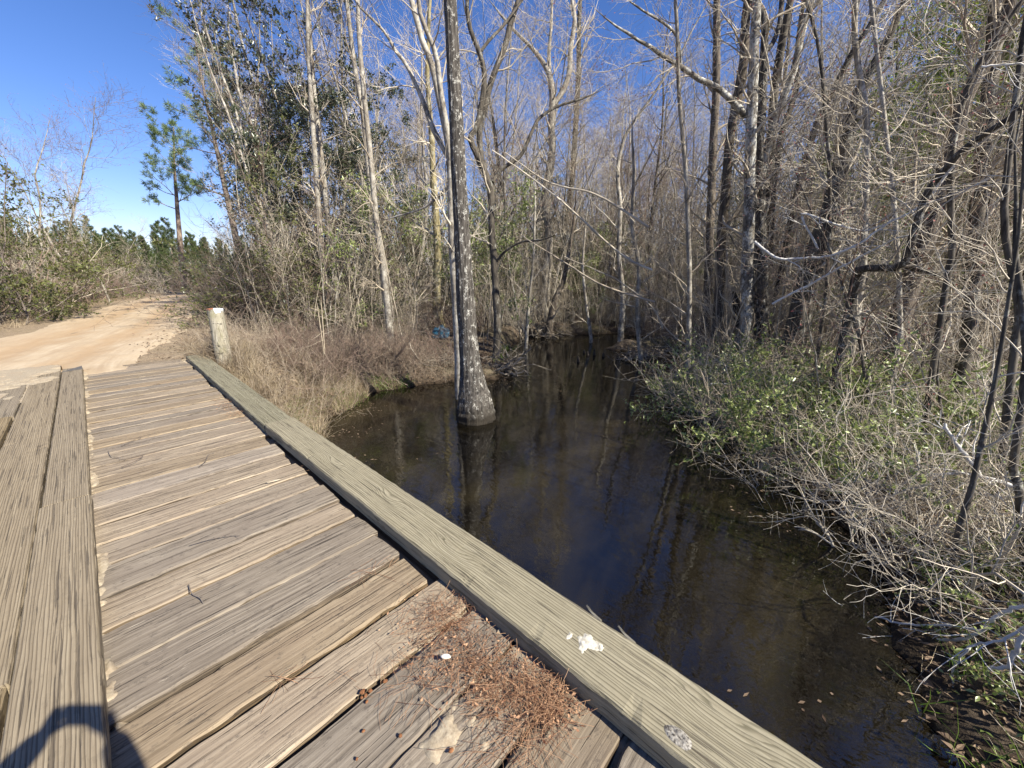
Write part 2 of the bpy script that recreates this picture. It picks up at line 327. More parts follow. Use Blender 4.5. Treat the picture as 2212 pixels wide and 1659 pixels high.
# ---------------------------------------------------------------- bridge
def wood(name, axis, dark, mid, light, sandc, ring=None, knots=(), sandlo=.62, tintc=None, big=(.35, .65)):
    t = NT(name); a = t.attr(); cv = t.n('CombineXYZ'); t.l(t.math('MULTIPLY', a, 37.), cv.inputs[0]); t.l(t.math('MULTIPLY', a, 61.), cv.inputs[1]); t.l(t.math('MULTIPLY', a, 17.), cv.inputs[2])
    S = lambda l_, c_: (l_, c_, c_) if axis == 'X' else (c_, l_, c_)
    off = cv.outputs[0]
    g = t.noise(t.coord(S(.5, 26), off=off), 2.4, 7, .7); c = t.ramp(g, [(.3, dark), (.5, mid), (.68, light)])
    if ring:
        rw = t.n('TexWave'); rw.wave_type = 'BANDS'; rw.bands_direction = 'Y' if axis == 'X' else 'X'; rw.wave_profile = 'SAW'
        rw.inputs['Scale'].default_value = ring[0]; rw.inputs['Distortion'].default_value = ring[1]; rw.inputs['Detail'].default_value = 2; rw.inputs['Detail Scale'].default_value = ring[2]
        vec = t.coord(S(ring[3], 1), off=off); t.l(vec, rw.inputs['Vector'])
        ph = None
        for (kx, ky, rad, amp) in knots:
            d = t.n('VectorMath', operation='DISTANCE'); m_ = t.coord((1, .45, 0)); t.l(m_, d.inputs[0]); d.inputs[1].default_value = (kx, ky * .45, 0)
            mr = t.n('MapRange', interpolation_type='SMOOTHERSTEP'); t.l(d.outputs['Value'], mr.inputs[0]); mr.inputs[1].default_value = 0; mr.inputs[2].default_value = rad; mr.inputs[3].default_value = amp; mr.inputs[4].default_value = 0
            ph = mr.outputs[0] if ph is None else t.math('ADD', ph, mr.outputs[0])
        if ph is not None: t.l(ph, rw.inputs['Phase Offset'])
        rf = rw.outputs['Fac']; rc = t.ramp(rf, [(.0, .0), (.55, .12), (.8, .8), (.93, 1.), (1., .2)]); c = t.mix(t.math('MULTIPLY', rc, ring[4]), c, ring[5])
    else: rc = None
    bign = t.noise(t.coord(S(.7, 1.5), off=off), 2.6, 4); bm = t.ramp(bign, [(big[0], 0.), (big[1], 1.)])
    if tintc: c = t.mix(t.math('MULTIPLY', bm, .55), c, tintc)
    cr = t.noise(t.coord(S(.55, 34), off=off), 3.1, 3, .5); crm = t.ramp(cr, [(.34, 1.), (.39, 0.)]); c = t.mix(t.math('MULTIPLY', crm, .85 if axis == 'X' else .6), c, (.05, .04, .032))
    sd = t.noise(t.coord(S(1.2, 12), off=off), 3.3, 7, .75); sm = t.ramp(sd, [(sandlo, 0.), (sandlo + .06, 1.)]); c = t.mix(sm, c, sandc)
    vv = t.n('HueSaturation'); t.l(c, vv.inputs['Color']); t.l(t.math('ADD', .80 if axis == 'X' else .92, t.math('MULTIPLY', t.math('FRACT', t.math('MULTIPLY', a, 7.31)), .38 if axis == 'X' else .14)), vv.inputs['Value']); t.l(t.math('ADD', .92, t.math('MULTIPLY', t.math('FRACT', t.math('MULTIPLY', a, 3.77)), .5)), vv.inputs['Saturation']); c = vv.outputs[0]
    ml = t.noise(t.coord(S(5, 9), off=off), 4.2, 6, .75); mlm = t.ramp(ml, [(.56, 0.), (.64, 1.)]); c = t.mix(t.math('MULTIPLY', mlm, .55 if axis == 'X' else .18), c, (.06, .05, .042))
    t.color(c); h = t.math('SUBTRACT', g, t.math('MULTIPLY', crm, 1.2))
    if rc is not None: h = t.math('SUBTRACT', h, t.math('MULTIPLY', rc, .35))
    t.b.inputs['Roughness'].default_value = .8; t.bump(h, .7, .006); return t.m
M_DECK = wood('weathered_plank', 'X', (.09, .072, .054), (.228, .192, .147), (.345, .30, .235), (.44, .385, .295), None, (), .645, (.17, .138, .108))
M_RUN = wood('worn_runner_board', 'Y', (.17, .14, .098), (.24, .20, .142), (.30, .255, .183), (.39, .33, .24), (26, 5, 1.1, .07, .75, (.075, .056, .038)), (), .68)
M_RAIL = wood('grey_green_timber', 'Y', (.20, .18, .132), (.272, .248, .186), (.34, .313, .24), (.40, .37, .295), (22, 6, 1.3, .08, .75, (.085, .078, .052)),
              ((1.10, 3.05, .10, 14), (1.14, 2.25, .11, 16), (1.12, 1.5, .12, 15), (1.20, .12, .13, 16), (1.18, 6.6, .16, 16)), .74)
rg = np.random.default_rng(3)
def plank(mb, p0, p1, w, th, att, axis='X', n=40, rough=.004, endrough=.012, top=0.0, tilt=0.0, r=None, side=0):
    """one sawn board from p0 to p1 along its axis: rounded section, rough edges"""
    r = r or rg; u = np.linspace(0, 1, n); u = np.concatenate([[0], u * .996 + .002, [1]]); m = len(u)
    b = .008; prof = np.array([(-w / 2, -th), (-w / 2, -b * 1.3), (-w / 2 + b, 0), (-w / 6, .0), (w / 6, 0), (w / 2 - b, 0), (w / 2, -b * 1.3), (w / 2, -th)])
    V = np.zeros((m, 8, 3)); L = p1[0] - p0[0]
    for j in range(8):
        e = fbm(u * L * 12 + att * 90 + (0 if j < 4 else 31), np.full(m, j * .4 + att * 50), 4)
        oy = prof[j, 0] + (rough * e * (1.6 if j in (1, 2, 5, 6) else .8) if j not in (3, 4) else 0)
        oz = prof[j, 1] + (rough * .7 * e if j in (2, 3, 4, 5) else (rough * 1.2 * e if j in (1, 6) else 0)) - (np.maximum(0, e - .35) * .03 if j in (1, 2, 5, 6) else 0)
        x = p0[0] + L * u + np.where(u < .01, -1, np.where(u > .99, 1, 0)) * endrough * e * 0 + (u > .5) * endrough * vnoise(np.full(m, j * 1.7 + att * 77), np.zeros(m)) * (u > .98)
        V[:, j] = np.stack([x, p0[1] + (p1[1] - p0[1]) * u + oy, np.full(m, top) + oz + tilt * prof[j, 0] + .004 * fbm(u * 2 + att * 9, np.zeros(m) + att * 33)], 1)
    if axis == 'Y': V = V[:, :, [1, 0, 2]]; V = V[:, ::-1]
    i = np.arange(m - 1)[:, None] * 8; j = np.arange(8)[None]; j2 = (j + 1) % 8
    F = np.stack([i + j, i + j2, i + 8 + j2, i + 8 + j], -1).reshape(-1, 4)[:, ::-1]
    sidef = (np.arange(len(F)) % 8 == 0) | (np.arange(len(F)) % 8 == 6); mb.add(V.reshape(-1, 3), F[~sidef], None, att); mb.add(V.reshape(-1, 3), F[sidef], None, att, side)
    e = (m - 1) * 8
    caps = [[0, 1, 6, 7], [1, 2, 5, 6], [2, 3, 4, 5]]
    mb.add(V[[0, -1]].reshape(-1, 3), [c for c in caps] + [[8 + q for q in c[::-1]] for c in caps], None, att)
BR = tag(empty('wooden_bridge', (-1.5, 4, 0)), 'weathered timber plank bridge with grey edge beam, crossing the creek', 'bridge')
BR_ = []
def part(mb, name, mat, parent=BR, att=True, smooth=False):
    o = mb.obj(name, mat, None, smooth, att); o.parent = parent; o.matrix_parent_inverse = Matrix.Translation(-parent.location) if parent else Matrix(); return o
mb = MB(); y = -3.2
edges = [.02, .31, .60, .90, 1.19, 1.485, 1.775, 2.055, 2.345, 2.62, 2.90, 3.18]
PL = []
while y < 9.75:
    wd = .285 + rg.normal(0, .012)
    if y > 5: wd = .25 + rg.normal(0, .02)
    PL.append((y, wd)); y += wd
PL = [(a, w) for a, w in PL]
sh = 1.485 - min((a for a, w in PL), key=lambda a: abs(a - 1.485)); 
for a, w in PL:
    a += sh * (1 - sstep(4, 9, a)); gap = abs(rg.normal(.013, .009)) + .008; yc = a + w / 2
    xr = rg.uniform(.93, .985) if 1.4 < yc < 4.3 else rg.uniform(1.03, 1.15)
    if 5 < yc and rg.random() < .4: xr = rg.uniform(.96, 1.05)
    sk = rg.normal(0, .004)
    plank(mb, (-4.35, yc - sk), (xr, yc + sk), w - gap, .075, rg.random(), 'X', 150, .006, .03, rg.normal(0, .004), rg.normal(0, .012), None, 1)
M_SIDE = wood('dark_plank_side', 'X', (.035, .028, .021), (.10, .078, .055), (.24, .19, .135), (.34, .27, .19), None, (), .62)  # plank sides take a darker wood tone than the tops
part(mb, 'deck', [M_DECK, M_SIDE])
mb = MB()
def run(y0, y1, x0, x1, top=.062): plank(mb, (y0, (x0 + x1) / 2), (y1, (x0 + x1) / 2), x1 - x0 - .008, .055, rg.random(), 'Y', 130, .004, .02, top)
run(-3.2, 3.93, -.505, -.25); run(3.95, 9.86, -.495, -.255); run(-3.2, 2.2, -.815, -.51); run(2.22, 9.7, -.80, -.50); run(-3.2, 6.9, -1.1, -.82); run(6.92, 10.2, -1.1, -.805); run(-3.2, 10.0, -1.4, -1.11)
for k in range(4): run(-3.2, 9.9, -3.0 + k * .29, -2.715 + k * .29)
part(mb, 'runner', M_RUN)
def railp(y0, x0, y1, x1, top, mat=None): 
    mb = MB(); plank(mb, (y0, x0), (y1, x1), .288, .095, rg.random(), 'Y', 220, .0045, .012, top); return part(mb, 'curb_beam', mat or M_RAIL)
M_RAILF = wood('older_grey_timber', 'Y', (.16, .15, .112), (.21, .198, .15), (.275, .26, .205), (.34, .32, .26), (20, 9, 1.6, .09, .85, (.07, .066, .048)), ((1.20, 6.6, .17, 22), (1.24, 8.4, .13, 18), (1.16, 5.3, .12, 16)), .74)
railn = railp(-3.2, 1.146, 4.43, 1.15, .098); railf = railp(4.452, 1.150, 9.62, 1.25, .078, M_RAILF); railp(-3.2, -4.25, 9.6, -4.25, .095)
railf['label'] = 'darker ring-grained far length of the edge beam'
mb = MB()
for x in (1.14, .2, -.9, -1.6, -2.4, -3.3, -4.2): plank(mb, (-3.3, x), (9.9, x), .2 if x < 1 else .23, .32, rg.random(), 'Y', 12, .004, .004, -.085)
M_BEAM = wood('dark_beam', 'Y', (.06, .05, .04), (.11, .09, .07), (.16, .14, .11), (.2, .17, .13))
part(mb, 'girder', M_BEAM)
mb = MB()
for yy in (-1.9, 2.6, 7.4):
    mb = MB(); plank(mb, (-4.4, yy), (1.2, yy), .28, .26, rg.random(), 'X', 12, .004, .004, -.41); part(mb, 'cross_beam', M_BEAM)
for yy in (-1.9, 2.6, 7.4):
    for x in (.75, -1.6, -4.0):
        mb = MB(); mb.tubes([[x, yy, -2.6], [x, yy, -1.4], [x, yy, -.6]], [.15, .145, .14], 14); part(mb, 'pile', M_BEAM, BR, True, True)
mb = MB(); plank(mb, (-4.4, 9.72), (1.3, 9.72), .12, .9, .4, 'X', 12, .006, .004, -.09); part(mb, 'end_sill', M_BEAM)
# details on the near beam
def blob(mb, c, rx, ry, z, n=26, seed=0, rough=.35, h=.004, rot=0.):
    a = np.linspace(0, 2 * PI, n, endpoint=False); r = 1 + rough * fbm(np.cos(a) * 2.2 + seed, np.sin(a) * 2.2 + seed, 4)
    ring = lambda s, zz: np.stack([c[0] + s * r * (rx * np.cos(a) * math.cos(rot) - ry * np.sin(a) * math.sin(rot)), c[1] + s * r * (rx * np.cos(a) * math.sin(rot) + ry * np.sin(a) * math.cos(rot)), np.full(n, z + zz)], 1)
    V = np.vstack([ring(1, -.003), ring(.86, h * .6), ring(.5, h), [[c[0], c[1], z + h]]]); F = []; i = np.arange(n); k = (i + 1) % n
    f4 = np.concatenate([np.stack([i, k, n + k, n + i], 1), np.stack([n + i, n + k, 2 * n + k, 2 * n + i], 1)]); f3 = np.stack([2 * n + i, 2 * n + k, np.full(n, 3 * n)], 1)
    mb.add(V, f4, f3)
M_WHITE = simple('white_splash', (.62, .60, .52), (.78, .76, .68), 60)
mb = MB(); sc0 = at(1268, 1385, .098); xs = np.arange(sc0[0] - .09, sc0[0] + .09, .0022); ys = np.arange(sc0[1] - .11, sc0[1] + .11, .0022); X, Y = np.meshgrid(xs, ys, indexing='ij')
fld = fbm(X * 30, Y * 30, 4) * .9 + .55 - np.hypot((X - sc0[0] + .25 * (Y - sc0[1])) / .05, (Y - sc0[1]) / .075)
gridmesh(mb, X, Y, .098 + np.clip(fld, -1, .35) * .012)
o = part(mb, 'white_splash', simple('dried_splash', (.33, .31, .25), (.56, .53, .45), 70), BR, False, True); o['label'] = 'white dried splash soaked into the beam top'
M_KNOT = simple('split_knot', (.035, .03, .025), (.34, .32, .28), 110)
mb = MB(); kc = at(1463, 1590, .098); xs = np.arange(kc[0] - .05, kc[0] + .05, .002); ys = np.arange(kc[1] - .06, kc[1] + .06, .002); X, Y = np.meshgrid(xs, ys, indexing='ij')
rk = np.hypot((X - kc[0]) / .026, (Y - kc[1]) / .036); fld = 1.0 - rk + .35 * fbm(X * 25, Y * 25, 3)
gridmesh(mb, X, Y, .099 + np.clip(fld, -1, .25) * .012 + .006 * fbm(X * 120, Y * 60, 3) * (fld > 0))
o = part(mb, 'split_knot', M_KNOT, BR, False, True)
for (u, v) in ((1275, 1330), (1345, 1378)):
    mb = MB()
    c_ = at(u, v, .098); c_[0] = 1.282
    for k in range(3):
        mb.tubes([[c_[0] + .004 * k, c_[1] - .05, .094], [c_[0] + .008 + .003 * k, c_[1], .10], [c_[0] + .02 + .004 * k, c_[1] + .04, .106]], [.004, .003, .0008], 4)
    o = part(mb, 'splinter', M_RAIL, BR, True)
# black rubber wedge on the far end of the right runner board
M_RUB = simple('dark_rubber', (.07, .065, .06), (.13, .12, .11), 30)
mb = MB(); V = [(-.50, 9.52, .064), (-.26, 9.60, .064), (-.265, 9.95, .062), (-.50, 9.52, .070), (-.26, 9.60, .072), (-.265, 9.95, .070)]
mb.add(V, [[0, 1, 4, 3], [1, 2, 5, 4], [2, 0, 3, 5]], [[3, 4, 5], [0, 2, 1]]); part(mb, 'end_patch', M_RUB, BR, False)

# sand drifted on the deck: a low height field that shows in the gaps and along the runner
t = NT('pale_sand'); n_ = t.noise(t.coord(), 60, 6, .75); n2 = t.noise(t.coord(), 6, 3)
c = t.ramp(n_, [(.3, (.20, .16, .11)), (.6, (.35, .30, .22)), (.8, (.45, .395, .30))]); c = t.mix(t.ramp(n2, [(.45, 0.), (.7, .4)]), c, (.30, .22, .14)); t.color(c); t.bump(n_, .5, .01); M_SAND = t.m
xs = np.arange(-.26, 1.19, .011); ys = np.arange(.15, 9.75, .011); X, Y = np.meshgrid(xs, ys, indexing='ij')
n1 = fbm(X * 3, Y * 3, 4); n2 = fbm(X * 14, Y * 14, 4); n3 = fbm(X * 3.5 + 9, Y * 22, 3)
Z = -.074 + .036 * n1 + .022 * n2
n4 = fbm(X * 34, Y * 34, 3); Z += .056 * np.exp(-np.maximum(0, X + .235) / (.026 + .03 * np.maximum(0, n1))) * (.9 + .9 * n2 + .7 * n1) + .013 * n4
n5 = fbm(X * 9, Y * 40, 4); Z += .046 * sstep(1.9, .2, np.hypot((X - .84) * 1.1, (Y - 1.10) * .8) / .42 + .8 * n1 + .8 * n2) * (.85 + .6 * n2 + .5 * n5)
Z += .046 * sstep(1.5, .3, np.hypot((X - .45) * .9, (Y - .80) * 2.1) / .36 + .8 * n1 + .8 * n3) * (1 + .7 * n2)
Z += .030 * np.exp(-np.maximum(0, .99 - X) / .03) * ((Y < 1.4) | (Y > 4.4)) * (1 + n2)
Z += .05 * sstep(8.7, 9.7, Y + .5 * n1) * (.75 + .5 * n2)
Z = np.minimum(Z, .010 + .012 * n2 + .008 * n4)
Z = np.where((X > .9) & (Y > 1.42) & (Y < 4.25), -.09, Z)
mb = MB(); gridmesh(mb, X, Y, Z); tag(mb.obj('drifted_sand', M_SAND), 'pale sand caught between and over the deck planks', None, None, 'stuff')
xs = np.arange(-1.35, -.5, .02); ys = np.arange(7.6, 10.6, .02); X, Y = np.meshgrid(xs, ys, indexing='ij')
n1 = fbm(X * 3 + 4, Y * 2, 4); n2 = fbm(X * 12, Y * 12, 3)
Z = .054 + .05 * sstep(8.4, 10.0, Y - 1.3 * (X + .8) + 1.2 * n1) * (.8 + .6 * n2) + .012 * n2 - .02 * sstep(-.62, -.5, X)
Z = np.where(Y > 10.3, -.05, np.minimum(Z, .085))
mb = MB(); gridmesh(mb, X, Y, Z); tag(mb.obj('spilled_sand', M_SAND), 'thin sand spread over the far runner boards', None, None, 'stuff')
# ---------------------------------------------------------------- plant builders
HID = []                                   # prototypes not placed yet
def trunk_path(rng, H, r0, lean=.05, K=14, wig=.05, flare=1.5, topr=.12):
    d = np.array([[rng.normal(0, lean), rng.normal(0, lean), 1.0]])
    P = paths(rng, np.array([[0, 0, -.25]]), d, H, K, wig, .03); u = np.linspace(0, 1, K + 1)
    R = r0 * (1 - (1 - topr) * u) * (1 + (flare - 1) * np.exp(-u * H / .35)); return P, R[None]
def two(name, tm, cm, tmat, cmat, extra=()):
    r = empty(name); tm.obj('trunk', tmat, r); cm.obj('crown', cmat, r)
    for nm, b, m in extra: b.obj(nm, m, r)
    return r
def bare_tree(seed, H=14, r0=.12, nl=16, wig=.045, spread=(28, 60), bark=M_PALE, twig=M_TWIG, t0=.32, dens=1., name='bare_tree', buds=False, limb=(.16, .32)):
    g = np.random.default_rng(seed); tm = MB(); cm = MB(); P, R = trunk_path(g, H, r0, .05, 16, wig); tm.tubes(P, R, 9)
    A, Ra = grow(g, P, R, nl, t0, .97, spread, (H * limb[0], H * limb[1]), 8, .13, .07, 0, .42, .2, .008, .55); tm.tubes(A, Ra, 5)
    B, Rb = grow(g, A, Ra, int(7 * dens), .2, 1, (25, 65), (.7, 1.9), 6, .16, .05, 0, .5, .3, .0055, .3); cm.tubes(B, Rb, 4)
    B2, Rb2 = grow(g, P, R, int(10 * dens), .12, .95, (45, 85), (.5, 1.6), 5, .16, .03, 0, .1, .3, .005, .3); cm.tubes(B2, Rb2, 3)
    C, Rc = grow(g, np.concatenate([B[:, ::1]]), Rb, int(5 * dens), .2, 1, (25, 60), (.35, .9), 4, .15, .04, 0, .6, .4, .004, .3); cm.tubes(C, Rc, 3)
    D, Rd = grow(g, C, Rc, 1, .3, 1, (25, 55), (.2, .5), 3, .12, .03, 0, .7, .5, .0032, .2); cm.tubes(D, Rd, 3)
    if buds:
        e = D[:, -1]; k = g.random(len(e)) < .7; e = e[k]; cm.leaves(e, g.normal(size=e.shape), g.normal(size=e.shape), g.uniform(.03, .06, len(e)), g.uniform(.02, .04, len(e)), .3, 1)
    return two(name, tm, cm, bark, [twig, M_REDBUD] if buds else twig)
def sapling(seed, H=5, r0=.024, n1=11, wig=.09, bark=M_PALE, twig=M_TWIG, leaf=None, nleaf=0, lsize=.07, name='sapling'):
    g = np.random.default_rng(seed); tm = MB(); cm = MB(); P, R = trunk_path(g, H, r0, .14, 12, wig, 1.2, .2); tm.tubes(P, R, 5)
    A, Ra = grow(g, P, R, n1, .18, .98, (30, 70), (H * .18, H * .36), 7, .17, .05, 0, .5, .3, .005, .5); cm.tubes(A, Ra, 4)
    B, Rb = grow(g, A, Ra, 6, .15, 1, (25, 65), (.3, .9), 5, .17, .03, 0, .6, .4, .004, .3); cm.tubes(B, Rb, 3)
    C, Rc = grow(g, B, Rb, 3, .25, 1, (25, 60), (.15, .45), 3, .15, .02, 0, .7, .5, .003, .2); cm.tubes(C, Rc, 3)
    if leaf is not None:
        Q = np.concatenate([B[:, 1:].reshape(-1, 3), C[:, 1:].reshape(-1, 3)]); q = Q[g.integers(0, len(Q), nleaf)]
        cm.leaves(q, g.normal(size=q.shape) + [0, 0, .2], g.normal(size=q.shape) + [0, 0, 1.2], g.uniform(.6, 1.2, nleaf) * lsize, g.uniform(.3, .5, nleaf) * lsize, .2, 1)
        return two(name, tm, cm, bark, [twig, leaf])
    return two(name, tm, cm, bark, twig)
def thicket(seed, n=16, L=(1.4, 3.0), spread=.55, twig=M_TWIG, leaf=None, nleaf=0, lsize=.05, name='bare_shrub', n1=7, n2=4, wig=.16, base=.35, stems=True, sag=.05):
    g = np.random.default_rng(seed); cm = MB(); lm = MB()
    p0 = np.concatenate([g.normal(0, base, (n, 2)), np.full((n, 1), -.15)], 1); d = np.concatenate([g.normal(0, spread, (n, 2)), np.ones((n, 1))], 1)
    P = paths(g, p0, d, g.uniform(*L, n), 9, wig, .02, sag); R = (.005 + .018 * g.random(n) ** 2)[:, None] * np.linspace(1, .3, 10)[None]; cm.tubes(P, R, 4)
    A, Ra = grow(g, P, R, n1, .1, 1, (25, 75), (.4, 1.2), 6, .18, .02, .03, .6, .35, .004, .3); cm.tubes(A, Ra, 3)
    B, Rb = grow(g, A, Ra, n2, .15, 1, (25, 70), (.2, .6), 4, .18, .02, .02, .7, .5, .003, .3); cm.tubes(B, Rb, 3)
    if leaf is None: return cm.obj(name, twig)
    Q = np.concatenate([A[:, 2:].reshape(-1, 3), B[:, 1:].reshape(-1, 3)]); q = Q[g.integers(0, len(Q), nleaf)]
    cl = vnoise(q[:, 0] * 1.6 + 9, q[:, 2] * 1.6 + q[:, 1]) > -.22; q = q[cl]; m = len(q)
    lm.leaves(q, g.normal(size=q.shape) + [0, 0, .3], g.normal(size=q.shape) + [0, 0, 1.0], g.uniform(.6, 1.25, m) * lsize, g.uniform(.32, .5, m) * lsize, .2)
    r = empty(name); cm.obj('stems', twig, r); lm.obj('foliage', leaf, r); return r
def evergreen(seed, H=13, r0=.11, nl=26, nleaf=11000, lsize=.13, leaf=M_BAY, bark=M_PALE, t0=.12, limb=(.15, .27), name='evergreen_tree', gap=.07):
    g = np.random.default_rng(seed); tm = MB(); cm = MB(); P, R = trunk_path(g, H, r0, .06, 16, .05); tm.tubes(P, R, 8)
    A, Ra = grow(g, P, R, nl, t0, .98, (35, 70), (H * limb[0], H * limb[1]), 8, .13, .06, 0, .4, .2, .008, .5); tm.tubes(A, Ra, 5)
    B, Rb = grow(g, A, Ra, 8, .2, 1, (25, 65), (.6, 1.6), 6, .16, .05, 0, .5, .3, .005, .3); cm.tubes(B, Rb, 3)
    C, Rc = grow(g, B, Rb, 4, .2, 1, (25, 60), (.3, .7), 4, .15, .03, 0, .6, .4, .0035, .3); cm.tubes(C, Rc, 3)
    Q = np.concatenate([C[:, 1:].reshape(-1, 3), C[:, -1], C[:, -1], B[:, -1]]); q = Q[g.integers(0, len(Q), nleaf)] + g.normal(0, .05, (nleaf, 3))
    k = fbm(q[:, 0] * .55 + q[:, 1] * .35 + seed, q[:, 2] * .55 + q[:, 1] * .3, 2) > gap; q = q[k]; m = len(q)
    lm = MB(); lm.leaves(q, g.normal(size=q.shape) + [0, 0, .25], g.normal(size=q.shape) + [0, 0, .9], g.uniform(.6, 1.2, m) * lsize, g.uniform(.32, .45, m) * lsize, .2)
    r = empty(name); tm.obj('trunk', bark, r); cm.obj('twigs', M_TWIGD, r); lm.obj('crown', leaf, r); return r
def needles(g, mb, q, d, n, L, w):
    N = len(q); q = np.repeat(q, n, 0); d = np.repeat(unit(d), n, 0); m = len(q); v = unit(unit(g.normal(size=(m, 3))) * .95 + d * .75)
    mb.leaves(q + g.normal(0, .05, (m, 3)), v, g.normal(size=(m, 3)), g.uniform(.7, 1.15, m) * L, np.full(m, w), .1)
def pine(seed, H=24, r0=.26, t0=.5, nl=30, L=(2.2, 4.6), nn=26, nL=.34, nw=.03, lean=.03, needle=M_NEED, name='pine_tree', sub=7, wigtrunk=.02):
    g = np.random.default_rng(seed); tm = MB(); cm = MB(); P, R = trunk_path(g, H, r0, lean, 16, wigtrunk, 1.3, .12); tm.tubes(P, R, 9)
    A, Ra = grow(g, P, R, nl, t0, .99, (50, 88), L, 8, .10, .06, 0, .32, .25, .012, .55); tm.tubes(A, Ra, 5)
    B, Rb = grow(g, A, Ra, sub, .35, 1, (25, 60), (.5, 1.3), 4, .14, .10, 0, .5, .4, .006, .3); tm.tubes(B, Rb, 3)
    for f in (3, 4): needles(g, cm, B[:, f], B[:, f] - B[:, f - 1], nn, nL, nw)
    needles(g, cm, A[:, -1], A[:, -1] - A[:, -2], nn, nL, nw)
    return two(name, tm, cm, M_PINE, needle)
def young_pine(seed, H=9, name='young_pine', needle=M_NEEDY):
    g = np.random.default_rng(seed); tm = MB(); cm = MB(); P, R = trunk_path(g, H, .10, .02, 12, .015, 1.2, .1); tm.tubes(P, R, 6)
    A, Ra = grow(g, P, R, 70, .06, .99, (50, 75), (1.5, 2.4), 6, .07, .12, 0, .25, .3, .008, .80); tm.tubes(A, Ra, 3)
    for f in (2, 3, 4, 5, 6): needles(g, cm, A[:, f], A[:, f] - A[:, f - 1], 16, .30, .04)
    needles(g, cm, P[0, 9:], P[0, 9:] - P[0, 8:-1], 30, .26, .04)
    return two(name, tm, cm, M_PINE, needle)
USED = set()
def put(proto, loc, rz=0., s=1., tilt=(0, 0), label=None, cat=None, group=None, sz=None):
    if proto.name not in USED: USED.add(proto.name); o = proto
    else:
        o = proto.copy(); COL.objects.link(o)
        for c in proto.children:
            d = c.copy(); COL.objects.link(d); d.parent = o; d.matrix_parent_inverse = Matrix()
    o.location = loc; o.rotation_euler = (tilt[0], tilt[1], rz); o.scale = (s, s, s * (sz or 1))
    for k in ('group',):
        if k in o: del o[k]
    tag(o, label, cat, group); return o

